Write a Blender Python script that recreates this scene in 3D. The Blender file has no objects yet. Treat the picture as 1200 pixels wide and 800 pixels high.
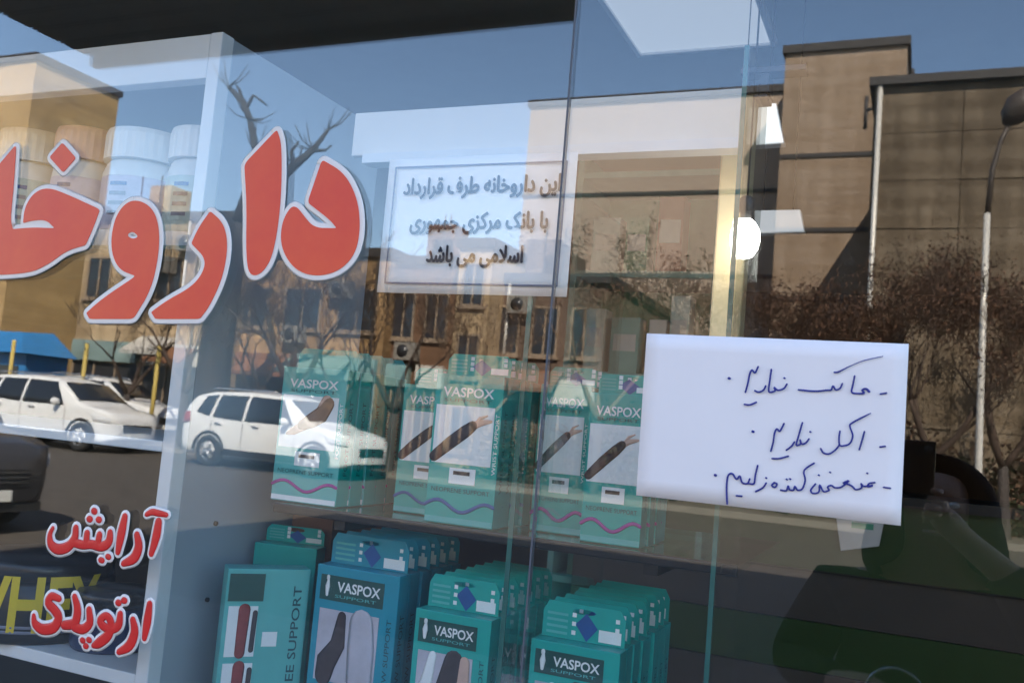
import bpy, bmesh, math, random
from math import sin, cos, radians, pi, atan, sqrt
from mathutils import Vector, Matrix, Euler
from mathutils.geometry import tessellate_polygon
random.seed(7)
S = bpy.context.scene
COL = S.collection

# ------------------------------------------------------------------ camera
FPX = 1100.0                      # focal length in pixels of a 1200 px wide frame
YAW, ROLL = radians(23.75), radians(4.9)
PITCH = atan(100 * cos(ROLL) / FPX)
CAM = Vector((0, -1.15, 1.5))
FW = Vector((-sin(YAW) * cos(PITCH), cos(YAW) * cos(PITCH), sin(PITCH)))
R0 = Vector((cos(YAW), sin(YAW), 0))
U0 = R0.cross(FW)
RT = R0 * cos(ROLL) + U0 * sin(ROLL)
UP = -R0 * sin(ROLL) + U0 * cos(ROLL)
cam_data = bpy.data.cameras.new('camera')
cam_data.sensor_width = 36
cam_data.lens = FPX / 1200 * 36
cam_data.clip_start = 0.02
cam_data.dof.use_dof = True
cam_data.dof.focus_distance = 1.4
cam_data.dof.aperture_fstop = 10
cam_data.clip_end = 2000
cam = bpy.data.objects.new('camera', cam_data)
COL.objects.link(cam)
M = Matrix((RT, UP, -FW)).transposed().to_4x4()
M.translation = CAM
cam.matrix_world = M
S.camera = cam

# ------------------------------------------------------------------ sky, sun, exposure
SUN_EL, SUN_AZ = radians(40), radians(28)          # the sun stands behind the shop, a little to its right
SUN_DIR = Vector((sin(SUN_AZ) * cos(SUN_EL), cos(SUN_AZ) * cos(SUN_EL), sin(SUN_EL)))
W = bpy.data.worlds.new('World')
S.world = W
W.use_nodes = True
nt = W.node_tree
sky = nt.nodes.new('ShaderNodeTexSky')
sky.sky_type = 'NISHITA'
sky.sun_disc = False
sky.sun_elevation = SUN_EL
sky.sun_rotation = SUN_AZ
sky.air_density = 1.0
sky.dust_density = 0.15
sky.ozone_density = 2.0
bg = nt.nodes['Background']
bg.inputs['Strength'].default_value = 0.12
nt.links.new(sky.outputs[0], bg.inputs[0])
sl = bpy.data.lights.new('sun', 'SUN')
sl.energy = 5.0
sl.angle = radians(0.5)
sl.color = (1, 0.9, 0.76)
sun = bpy.data.objects.new('sun', sl)
COL.objects.link(sun)
sun.rotation_euler = SUN_DIR.to_track_quat('Z', 'Y').to_euler()
sun.location = (0, 0, 30)
S.view_settings.view_transform = 'Standard'
S.view_settings.look = 'None'
S.view_settings.gamma = 1
S.view_settings.exposure = 2.5
S.cycles.transparent_max_bounces = 24
S.cycles.max_bounces = 8
S.cycles.use_denoising = True

# ------------------------------------------------------------------ measuring helpers
# at(): the point of the upright plane y = Y that is seen at a pixel of the 1200 x 800 photograph.
# across(): the same for something standing in the street, whose mirror image is seen behind the glass.
def ray(x, y):
    return FW * FPX + RT * (x - 600) - UP * (y - 400)
def at(x, y, Y=0.0):
    v = ray(x, y)
    return CAM + v * ((Y - CAM.y) / v.y)
def at_z(x, y, z):
    v = ray(x, y)
    return CAM + v * ((z - CAM.z) / v.z)
def across(x, y, Y):
    p = at(x, y, Y)
    return Vector((p.x, -p.y, p.z))
def hor(x):
    return 500 + (x - 600) * 0.0857

# ------------------------------------------------------------------ materials
def nodes_of(m):
    m.use_nodes = True
    return m.node_tree, m.node_tree.nodes['Principled BSDF']
def mat(name, col, rough=0.6, var=0.12, scale=8.0, bump=0.0, metal=0.0, emit=None, es=0.0, detail=6, spec=0.5, bscale=None, col2=None, stretch=None):
    m = bpy.data.materials.new(name)
    t, p = nodes_of(m)
    p.inputs['Roughness'].default_value = rough
    p.inputs['Metallic'].default_value = metal
    p.inputs['Specular IOR Level'].default_value = spec
    tc = t.nodes.new('ShaderNodeTexCoord')
    src = tc.outputs['Object']
    if stretch:
        mp = t.nodes.new('ShaderNodeMapping')
        mp.inputs['Scale'].default_value = stretch
        t.links.new(src, mp.inputs[0]); src = mp.outputs[0]
    n = t.nodes.new('ShaderNodeTexNoise')
    n.inputs['Scale'].default_value = scale
    n.inputs['Detail'].default_value = detail
    n.inputs['Roughness'].default_value = 0.65
    t.links.new(src, n.inputs['Vector'])
    r = t.nodes.new('ShaderNodeValToRGB')
    r.color_ramp.elements[0].position = 0.3
    r.color_ramp.elements[1].position = 0.72
    c2 = col2 or tuple(min(1, c * (1 + var)) for c in col)
    r.color_ramp.elements[0].color = (*[c * (1 - var) for c in col], 1)
    r.color_ramp.elements[1].color = (*c2, 1)
    t.links.new(n.outputs['Fac'], r.inputs[0])
    t.links.new(r.outputs[0], p.inputs['Base Color'])
    if bump:
        b = t.nodes.new('ShaderNodeBump')
        b.inputs['Strength'].default_value = bump
        b.inputs['Distance'].default_value = 0.02
        n2 = t.nodes.new('ShaderNodeTexNoise')
        n2.inputs['Scale'].default_value = bscale or scale * 5
        n2.inputs['Detail'].default_value = 5
        t.links.new(src, n2.inputs['Vector'])
        t.links.new(n2.outputs['Fac'], b.inputs['Height'])
        t.links.new(b.outputs[0], p.inputs['Normal'])
    if emit:
        p.inputs['Emission Color'].default_value = (*emit, 1)
        p.inputs['Emission Strength'].default_value = es
    return m

def glass_mat(name, tint=(1, 1, 1), f0=0.045, gain=1.0, rough=0.0, wavy=0.0):
    """a clear sheet: what is not mirrored passes straight through"""
    m = bpy.data.materials.new(name)
    m.use_nodes = True
    t = m.node_tree
    t.nodes.clear()
    out = t.nodes.new('ShaderNodeOutputMaterial')
    mix = t.nodes.new('ShaderNodeMixShader')
    tr = t.nodes.new('ShaderNodeBsdfTransparent')
    tr.inputs[0].default_value = (*tint, 1)
    gl = t.nodes.new('ShaderNodeBsdfGlossy')
    gl.inputs['Roughness'].default_value = rough
    gl.inputs[0].default_value = (1, 1, 1, 1)
    lw = t.nodes.new('ShaderNodeLayerWeight')
    lw.inputs[0].default_value = 0.5
    pw = t.nodes.new('ShaderNodeMath'); pw.operation = 'POWER'; pw.inputs[1].default_value = 5
    t.links.new(lw.outputs['Facing'], pw.inputs[0])
    ml = t.nodes.new('ShaderNodeMath'); ml.operation = 'MULTIPLY_ADD'
    ml.inputs[1].default_value = (1 - f0) * gain
    ml.inputs[2].default_value = f0 * gain
    t.links.new(pw.outputs[0], ml.inputs[0])
    if wavy:
        tc = t.nodes.new('ShaderNodeTexCoord')
        n = t.nodes.new('ShaderNodeTexNoise'); n.inputs['Scale'].default_value = 1.3; n.inputs['Detail'].default_value = 1
        t.links.new(tc.outputs['Object'], n.inputs['Vector'])
        b = t.nodes.new('ShaderNodeBump'); b.inputs['Strength'].default_value = wavy; b.inputs['Distance'].default_value = 0.02
        t.links.new(n.outputs['Fac'], b.inputs['Height'])
        t.links.new(b.outputs[0], gl.inputs['Normal'])
    t.links.new(ml.outputs[0], mix.inputs[0])
    t.links.new(tr.outputs[0], mix.inputs[1])
    t.links.new(gl.outputs[0], mix.inputs[2])
    t.links.new(mix.outputs[0], out.inputs[0])
    return m

def brick_mat(name, c1, c2, mortar, sc, w=0.5, h=0.25, ms=0.02, rough=0.85):
    m = bpy.data.materials.new(name)
    t, p = nodes_of(m)
    p.inputs['Roughness'].default_value = rough
    tc = t.nodes.new('ShaderNodeTexCoord')
    mp = t.nodes.new('ShaderNodeMapping')
    mp.inputs['Rotation'].default_value = (radians(90), 0, 0)
    b = t.nodes.new('ShaderNodeTexBrick')
    b.inputs['Scale'].default_value = sc
    b.inputs['Brick Width'].default_value = w
    b.inputs['Row Height'].default_value = h
    b.inputs['Mortar Size'].default_value = ms
    b.inputs['Color1'].default_value = (*c1, 1)
    b.inputs['Color2'].default_value = (*c2, 1)
    b.inputs['Mortar'].default_value = (*mortar, 1)
    n = t.nodes.new('ShaderNodeTexNoise'); n.inputs['Scale'].default_value = 0.9; n.inputs['Detail'].default_value = 8
    mx = t.nodes.new('ShaderNodeMix'); mx.data_type = 'RGBA'; mx.blend_type = 'MULTIPLY'
    mx.inputs[0].default_value = 0.6
    r = t.nodes.new('ShaderNodeValToRGB')
    r.color_ramp.elements[0].color = (0.55, 0.52, 0.5, 1); r.color_ramp.elements[0].position = 0.3
    r.color_ramp.elements[1].color = (1, 1, 1, 1); r.color_ramp.elements[1].position = 0.65
    t.links.new(tc.outputs['Object'], mp.inputs[0]); t.links.new(mp.outputs[0], b.inputs[0])
    t.links.new(tc.outputs['Object'], n.inputs[0]); t.links.new(n.outputs[0], r.inputs[0])
    t.links.new(b.outputs[0], mx.inputs[6]); t.links.new(r.outputs[0], mx.inputs[7])
    t.links.new(mx.outputs[2], p.inputs['Base Color'])
    return m

MT = {}
def defm(k, *a, **kw): MT[k] = mat(k, *a, **kw)
defm('asphalt', (0.078, 0.066, 0.056), 0.9, 0.25, 3.0, 0.3, bscale=60)
defm('pavement', (0.2, 0.18, 0.155), 0.85, 0.2, 2.0, 0.2, bscale=30)
defm('dusty_pavement', (0.12, 0.1, 0.08), 0.9, 0.3, 0.8, 0.2)
defm('kerb', (0.2, 0.18, 0.155), 0.85, 0.15, 5, 0.2)
defm('ground', (0.2, 0.18, 0.15), 0.95, 0.2, 0.3)
defm('plaster', (0.5, 0.46, 0.4), 0.85, 0.12, 1.5, 0.15)
defm('shop_wall', (0.12, 0.095, 0.075), 0.85, 0.15, 2)
defm('shop_ceiling', (0.3, 0.29, 0.26), 0.85, 0.08, 2)
defm('shop_floor', (0.11, 0.1, 0.09), 0.45, 0.2, 1.5)
defm('awning', (0.3, 0.2, 0.11), 0.8, 0.35, 3, 0.3)
defm('frame_white', (0.72, 0.74, 0.76), 0.35, 0.05, 4)
defm('panel_white', (0.36, 0.41, 0.46), 0.45, 0.05, 2)
defm('header_white', (0.74, 0.73, 0.7), 0.5, 0.04, 2)
defm('cream', (0.82, 0.64, 0.34), 0.5, 0.08, 4)
defm('red_vinyl', (0.8, 0.04, 0.018), 0.4, 0.06, 4, col2=(0.86, 0.10, 0.02))
defm('small_red_vinyl', (0.72, 0.02, 0.018), 0.35, 0.08, 15)
defm('white_vinyl', (0.84, 0.78, 0.74), 0.4, 0.03, 10)
defm('paper', (0.86, 0.8, 0.79), 0.8, 0.02, 6)
defm('notice_paper', (0.88, 0.85, 0.83), 0.7, 0.02, 6)
defm('ink_blue', (0.012, 0.018, 0.22), 0.6, 0.2, 60)
defm('ink_black', (0.015, 0.015, 0.03), 0.7, 0.1, 40)
defm('grey_line', (0.2, 0.21, 0.27), 0.7, 0.1, 40)
defm('joint_grey', (0.09, 0.1, 0.12), 0.5, 0.1, 20)
defm('tape', (0.6, 0.6, 0.55), 0.2, 0.05, 30)
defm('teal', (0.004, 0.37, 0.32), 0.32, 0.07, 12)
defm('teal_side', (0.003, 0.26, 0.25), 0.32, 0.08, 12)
defm('teal_blue', (0.006, 0.27, 0.37), 0.32, 0.08, 12)
defm('teal_light', (0.10, 0.45, 0.43), 0.32, 0.08, 12)
defm('dark_green', (0.008, 0.075, 0.07), 0.4, 0.1, 20)
defm('print_white', (0.8, 0.82, 0.82), 0.45, 0.04, 20)
defm('print_dark', (0.008, 0.08, 0.1), 0.5, 0.1, 20)
defm('print_blue', (0.012, 0.09, 0.3), 0.4, 0.15, 20)
defm('print_purple', (0.35, 0.03, 0.28), 0.4, 0.1, 20)
defm('brace', (0.045, 0.03, 0.035), 0.6, 0.3, 40)
defm('brace_tan', (0.3, 0.17, 0.1), 0.6, 0.2, 30)
defm('brace_red', (0.25, 0.03, 0.03), 0.5, 0.3, 40)
defm('skin_print', (0.62, 0.4, 0.32), 0.5, 0.1, 30)
defm('photo_grey', (0.5, 0.47, 0.53), 0.3, 0.15, 15)
defm('shelf_metal', (0.02, 0.022, 0.025), 0.35, 0.2, 20, metal=0.3)
defm('chrome', (0.6, 0.6, 0.62), 0.22, 0.05, 10, metal=1.0)
defm('jar_white', (0.72, 0.74, 0.74), 0.35, 0.04, 8)
defm('jar_pink', (0.62, 0.4, 0.38), 0.4, 0.08, 8)
defm('jar_label', (0.6, 0.56, 0.68), 0.45, 0.15, 25)
defm('jar_label_green', (0.5, 0.62, 0.58), 0.45, 0.15, 25)
defm('tub_black', (0.012, 0.012, 0.014), 0.3, 0.2, 10)
defm('tub_blue', (0.015, 0.03, 0.1), 0.3, 0.2, 10)
defm('yellow', (0.75, 0.55, 0.02), 0.4, 0.06, 10)
defm('pole_yellow', (0.5, 0.37, 0.09), 0.6, 0.15, 6)
defm('kraft', (0.22, 0.1, 0.05), 0.7, 0.15, 12)
defm('counter_grey', (0.06, 0.052, 0.045), 0.4, 0.12, 3)
defm('counter_green', (0.02, 0.055, 0.012), 0.4, 0.15, 3)
defm('dark', (0.012, 0.011, 0.01), 0.5, 0.2, 6)
defm('shelf_green', (0.1, 0.36, 0.24), 0.5, 0.15, 6)
defm('shelf_mint', (0.2, 0.42, 0.38), 0.5, 0.15, 6)
defm('pack_white', (0.6, 0.6, 0.58), 0.5, 0.1, 8)
defm('pack_red', (0.3, 0.12, 0.09), 0.5, 0.1, 8)
defm('led', (0.8, 0.8, 0.8), 0.5, 0.01, 2, emit=(0.9, 0.95, 1.0), es=0.17)
defm('led_dim', (0.7, 0.7, 0.72), 0.5, 0.01, 2, emit=(0.85, 0.92, 1.0), es=0.065)
defm('bulb', (0.9, 0.9, 0.9), 0.4, 0.01, 2, emit=(1, 0.97, 0.9), es=2.5)
# street
defm('tan_wall', (0.5, 0.33, 0.15), 0.9, 0.25, 0.5, 0.4, bscale=3)
defm('cream_wall', (0.56, 0.44, 0.3), 0.9, 0.2, 0.5, 0.3, bscale=3)
defm('brown_wall', (0.22, 0.13, 0.085), 0.9, 0.3, 0.5, 0.3, bscale=3)
defm('dark_stone', (0.13, 0.085, 0.06), 0.9, 0.3, 0.8, 0.3, bscale=3)
defm('beige_wall', (0.34, 0.26, 0.2), 0.9, 0.08, 0.4)
defm('pink_beige', (0.3, 0.235, 0.19), 0.9, 0.07, 0.25)
defm('concrete', (0.2, 0.165, 0.125), 0.95, 0.4, 0.8, 0.35, bscale=2.5, stretch=(1, 1, 0.45))
defm('concrete_b', (0.16, 0.135, 0.105), 0.95, 0.35, 0.8, 0.35, bscale=2.5, stretch=(1, 1, 0.4))
defm('trim_dark', (0.035, 0.03, 0.028), 0.7, 0.2, 3)
defm('roof_grey', (0.15, 0.14, 0.13), 0.9, 0.2, 1)
defm('win_glass', (0.03, 0.035, 0.045), 0.08, 0.3, 1)
defm('win_frame', (0.27, 0.2, 0.14), 0.5, 0.1, 4)
defm('shop_dark', (0.03, 0.03, 0.032), 0.3, 0.4, 0.8)
defm('sign_blue', (0.03, 0.18, 0.42), 0.4, 0.12, 1)
defm('sign_green', (0.2, 0.27, 0.25), 0.5, 0.25, 1.5)
defm('sign_white', (0.5, 0.47, 0.42), 0.5, 0.06, 2)
defm('sign_red', (0.4, 0.06, 0.04), 0.5, 0.1, 2)
defm('bark', (0.06, 0.05, 0.045), 0.95, 0.35, 6, 0.6, bscale=14, stretch=(1, 1, 0.3))
defm('dark_bark', (0.035, 0.03, 0.028), 0.95, 0.35, 3, 0.6, bscale=8, stretch=(1, 1, 0.3))
defm('twig', (0.055, 0.036, 0.026), 0.95, 0.2, 6)
defm('twig_light', (0.2, 0.13, 0.085), 0.95, 0.2, 6)
defm('shrub_leaf', (0.17, 0.09, 0.055), 0.9, 0.35, 3)
defm('shrub_green', (0.06, 0.075, 0.035), 0.9, 0.35, 3)
defm('galv', (0.6, 0.57, 0.52), 0.45, 0.06, 5, metal=0.2)
defm('lamp_dark', (0.06, 0.045, 0.035), 0.5, 0.2, 5)
defm('car_white', (0.76, 0.76, 0.75), 0.25, 0.02, 2)
defm('car_dark', (0.045, 0.043, 0.045), 0.25, 0.05, 2)
defm('car_trim', (0.02, 0.02, 0.022), 0.5, 0.1, 4)
defm('car_glass', (0.02, 0.026, 0.036), 0.06, 0.1, 2)
defm('tyre', (0.018, 0.018, 0.018), 0.9, 0.15, 10)
defm('rim', (0.45, 0.45, 0.46), 0.35, 0.05, 10, metal=0.7)
defm('headlight', (0.68, 0.7, 0.72), 0.12, 0.05, 10)
defm('tail_red', (0.3, 0.01, 0.01), 0.2, 0.05, 10)
defm('plate', (0.72, 0.72, 0.68), 0.5, 0.03, 10)
# person
defm('coat', (0.008, 0.008, 0.009), 0.9, 0.3, 12, 0.3, bscale=200, spec=0.2)
defm('scarf', (0.012, 0.01, 0.012), 0.9, 0.3, 12, spec=0.2)
defm('skin', (0.5, 0.3, 0.22), 0.55, 0.08, 20)
defm('bag_brown', (0.05, 0.022, 0.014), 0.6, 0.3, 10, 0.3)
defm('phone', (0.01, 0.01, 0.012), 0.2, 0.1, 10)
defm('shoe', (0.02, 0.017, 0.015), 0.5, 0.2, 10)
MT['pane'] = glass_mat('pane', (0.985, 0.995, 0.99), 0.045, 1.35, wavy=0.012)
MT['shelf_glass'] = glass_mat('shelf_glass', (0.72, 0.9, 0.86), 0.05, 1.0)
MT['clear_glass'] = glass_mat('clear_glass', (0.94, 0.97, 0.96), 0.045, 1.0)
MT['glass_edge'] = mat('glass_edge', (0.03, 0.14, 0.12), 0.2, 0.15, 20)
def weathered(name, base, k=1.0):
    m = bpy.data.materials.new(name)
    t, p = nodes_of(m)
    p.inputs['Roughness'].default_value = 0.95
    tc = t.nodes.new('ShaderNodeTexCoord')
    prev = None
    for sc, st, lo, hi, c in ((1.0, (1.6, 1, 0.16), .38, .62, .50), (0.35, (1, 1, 1.6), .35, .7, .62), (5.0, (1, 1, 1), .3, .7, .8), (1.3, (.12, 1, 2.6), .42, .6, .74)):
        mp = t.nodes.new('ShaderNodeMapping'); mp.inputs['Scale'].default_value = st
        t.links.new(tc.outputs['Object'], mp.inputs[0])
        n = t.nodes.new('ShaderNodeTexNoise'); n.inputs['Scale'].default_value = sc; n.inputs['Detail'].default_value = 7
        t.links.new(mp.outputs[0], n.inputs['Vector'])
        r = t.nodes.new('ShaderNodeValToRGB')
        r.color_ramp.elements[0].position = lo; r.color_ramp.elements[1].position = hi
        cc = 1 - (1 - c) * k
        r.color_ramp.elements[0].color = (cc, cc * .96, cc * .9, 1); r.color_ramp.elements[1].color = (1, 1, 1, 1)
        t.links.new(n.outputs[0], r.inputs[0])
        mx = t.nodes.new('ShaderNodeMix'); mx.data_type = 'RGBA'; mx.blend_type = 'MULTIPLY'; mx.inputs[0].default_value = 1
        if prev is None: mx.inputs[6].default_value = (*base, 1)
        else: t.links.new(prev, mx.inputs[6])
        t.links.new(r.outputs[0], mx.inputs[7]); prev = mx.outputs[2]
    t.links.new(prev, p.inputs['Base Color'])
    return m
MT['concrete'] = weathered('concrete', (0.31, 0.25, 0.185))
MT['concrete_b'] = weathered('concrete_b', (0.27, 0.22, 0.165))
MT['pink_beige'] = weathered('pink_beige', (0.36, 0.28, 0.22), 0.45)
MT['cream_wall'] = weathered('cream_wall', (0.64, 0.49, 0.32), 0.7)
MT['tan_wall'] = weathered('tan_wall', (0.6, 0.39, 0.2), 0.9)
MT['brown_wall'] = weathered('brown_wall', (0.28, 0.16, 0.1), 0.9)
MT['brick_tan'] = brick_mat('brick_tan', (0.52, 0.34, 0.14), (0.42, 0.27, 0.11), (0.36, 0.28, 0.18), 2.5)

# ------------------------------------------------------------------ mesh helpers
class MB:
    def __init__(s): s.v = []; s.f = []; s.o = Vector((0, 0, 0)); s.sm = []
    def add(s, vs, fs, smooth=False):
        n = len(s.v)
        s.v += [tuple(Vector(v)) for v in vs]
        s.f += [tuple(i + n for i in f) for f in fs]
        s.sm += [smooth] * len(fs)
        return s
    def box(s, a, b):
        (x0, y0, z0), (x1, y1, z1) = a, b
        x0, x1 = min(x0, x1), max(x0, x1); y0, y1 = min(y0, y1), max(y0, y1); z0, z1 = min(z0, z1), max(z0, z1)
        return s.add([(x0, y0, z0), (x1, y0, z0), (x1, y1, z0), (x0, y1, z0), (x0, y0, z1), (x1, y0, z1), (x1, y1, z1), (x0, y1, z1)],
                     [(0, 3, 2, 1), (4, 5, 6, 7), (0, 1, 5, 4), (1, 2, 6, 5), (2, 3, 7, 6), (3, 0, 4, 7)])
    def tube(s, pts, rad, n=8, flat=None, cap=True):
        """tube along points; flat = half thickness along y (a ribbon lying in an upright plane)"""
        pts = [Vector(p) for p in pts]
        if not hasattr(rad, '__len__'): rad = [rad] * len(pts)
        if flat is not None and cap and len(pts) > 1:   # rounded ends
            d0 = (pts[0] - pts[1]).normalized(); d1 = (pts[-1] - pts[-2]).normalized()
            pre, post = [], []
            for k in (1.0, 0.86, 0.5):
                pre.append((pts[0] + d0 * rad[0] * k, rad[0] * max(0.02, sqrt(1 - k * k))))
                post.insert(0, (pts[-1] + d1 * rad[-1] * k, rad[-1] * max(0.02, sqrt(1 - k * k))))
            pts = [p for p, r in pre] + pts + [p for p, r in post]
            rad = [r for p, r in pre] + list(rad) + [r for p, r in post]
        rings = []
        prev = None
        for i, p in enumerate(pts):
            t = (pts[min(i + 1, len(pts) - 1)] - pts[max(i - 1, 0)])
            if t.length < 1e-9: t = Vector((0, 0, 1))
            t.normalize()
            if flat is not None:
                a = Vector((0, 1, 0)); b = t.cross(a)
                if b.length < 1e-6: b = Vector((1, 0, 0))
                b.normalize()
                rings.append([p + b * (rad[i] * cos(2 * pi * k / n)) + a * (flat * sin(2 * pi * k / n)) for k in range(n)])
            else:
                if prev is None:
                    a = t.orthogonal().normalized()
                else:
                    a = prev - t * prev.dot(t)
                    a = a.normalized() if a.length > 1e-6 else t.orthogonal().normalized()
                prev = a
                b = t.cross(a)
                rings.append([p + a * (rad[i] * cos(2 * pi * k / n)) + b * (rad[i] * sin(2 * pi * k / n)) for k in range(n)])
        vs = [v for r in rings for v in r]
        fs = []
        for i in range(len(rings) - 1):
            for k in range(n):
                a, b = i * n + k, i * n + (k + 1) % n
                fs.append((a, b, b + n, a + n))
        fs.append(tuple(reversed(range(n)))); m = (len(rings) - 1) * n
        fs.append(tuple(range(m, m + n)))
        return s.add(vs, fs, True)
    def lathe(s, prof, n=24, c=(0, 0, 0)):
        vs, fs = [], []
        for r, z in prof:
            vs += [(c[0] + r * cos(2 * pi * k / n), c[1] + r * sin(2 * pi * k / n), c[2] + z) for k in range(n)]
        for i in range(len(prof) - 1):
            for k in range(n):
                a, b = i * n + k, i * n + (k + 1) % n
                fs.append((a, b, b + n, a + n))
        fs.append(tuple(reversed(range(n)))); m = (len(prof) - 1) * n
        fs.append(tuple(range(m, m + n)))
        return s.add(vs, fs, True)
    def prism(s, loops, y0, y1):
        """upright plate from (x, z) outlines, the first the outside, others holes"""
        L = [[Vector((x, 0, z)) for x, z in lp] for lp in loops]
        flat = [p for lp in L for p in lp]
        tris = tessellate_polygon(L)
        n = len(flat)
        vs = [(p.x, y0, p.z) for p in flat] + [(p.x, y1, p.z) for p in flat]
        fs = [tuple(t) for t in tris] + [tuple(i + n for i in reversed(t)) for t in tris]
        k = 0
        for lp in L:
            m = len(lp)
            for i in range(m):
                a, b = k + i, k + (i + 1) % m
                fs.append((a, b, b + n, a + n))
            k += m
        return s.add(vs, fs)
    def build(s, name, m, parent=None, at=None, fix=True):
        me = bpy.data.meshes.new(name)
        me.from_pydata(s.v, [], s.f)
        me.polygons.foreach_set('use_smooth', s.sm)
        if fix:
            bm = bmesh.new(); bm.from_mesh(me)
            bmesh.ops.recalc_face_normals(bm, faces=bm.faces)
            bm.to_mesh(me); bm.free()
        me.materials.append(MT[m] if isinstance(m, str) else m)
        return link(name, me, parent, at)
def link(name, me, parent=None, at=None):
    o = bpy.data.objects.new(name, me)
    COL.objects.link(o)
    if parent: o.parent = parent
    if at is not None: o.location = at
    return o
def bevel(o, w=0.003, seg=2):
    b = o.modifiers.new('bevel', 'BEVEL'); b.width = w; b.segments = seg; b.limit_method = 'ANGLE'
    return o
def tag(o, label, cat, group=None):
    o['label'] = label; o['category'] = cat
    if group: o['group'] = group
    return o
def thing(name, label, cat, loc=(0, 0, 0), rz=0.0, group=None):
    o = bpy.data.objects.new(name, None)
    o.empty_display_size = 0.1
    COL.objects.link(o)
    o.location = loc; o.rotation_euler = (0, 0, rz)
    return tag(o, label, cat, group)
def struct(o):
    o['kind'] = 'structure'; return o
def box(name, a, b, m, parent=None, bev=0):
    o = MB().box(a, b).build(name, m, parent)
    if bev: bevel(o, bev)
    return o
def copy_tree(o, parent=None):
    c = o.copy(); COL.objects.link(c); c.parent = parent
    for ch in o.children: copy_tree(ch, c)
    return c
def crom(pts, k=6, closed=False):
    """smooth curve through points (x, y, radius)"""
    out = []
    n = len(pts)
    rng = range(n) if closed else range(n - 1)
    g = (lambda i: pts[i % n]) if closed else (lambda i: pts[max(0, min(n - 1, i))])
    for i in rng:
        p0, p1, p2, p3 = g(i - 1), g(i), g(i + 1), g(i + 2)
        for j in range(k):
            t = j / k
            out.append(tuple(0.5 * ((2 * b) + (c - a) * t + (2 * a - 5 * b + 4 * c - d) * t * t + (3 * b - a - 3 * c + d) * t ** 3)
                             for a, b, c, d in zip(p0, p1, p2, p3)))
    if not closed: out.append(tuple(pts[-1]))
    return out

# ================================================================== THE STREET (seen only as a mirror image in the window)
KN, KF, ZF = -4.6, -18.2, 0.06             # near and far kerb
struct(box('ground', (-400, -400, -0.5), (400, 60, -0.16), 'ground'))
struct(MB().add([(-160, KF, -.3), (160, KF, -.3), (160, KN, -.3), (-160, KN, -.3), (-160, KF, ZF), (160, KF, ZF), (160, KN, -.13), (-160, KN, -.13)],
                [(0, 3, 2, 1), (4, 5, 6, 7), (0, 1, 5, 4), (1, 2, 6, 5), (2, 3, 7, 6), (3, 0, 4, 7)]).build('road', 'asphalt'))
struct(box('pavement', (-160, KN + 0.15, -0.3), (160, 0.3, 0.0), 'pavement'))
struct(box('kerb', (-160, KN, -0.3), (160, KN + 0.15, 0.005), 'kerb'))
struct(box('pavement', (-160, -26, -0.3), (160, KF - 0.15, ZF + .12), 'dusty_pavement'))
struct(box('kerb', (-160, KF - 0.15, -0.3), (160, KF, ZF + .125), 'kerb'))

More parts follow.
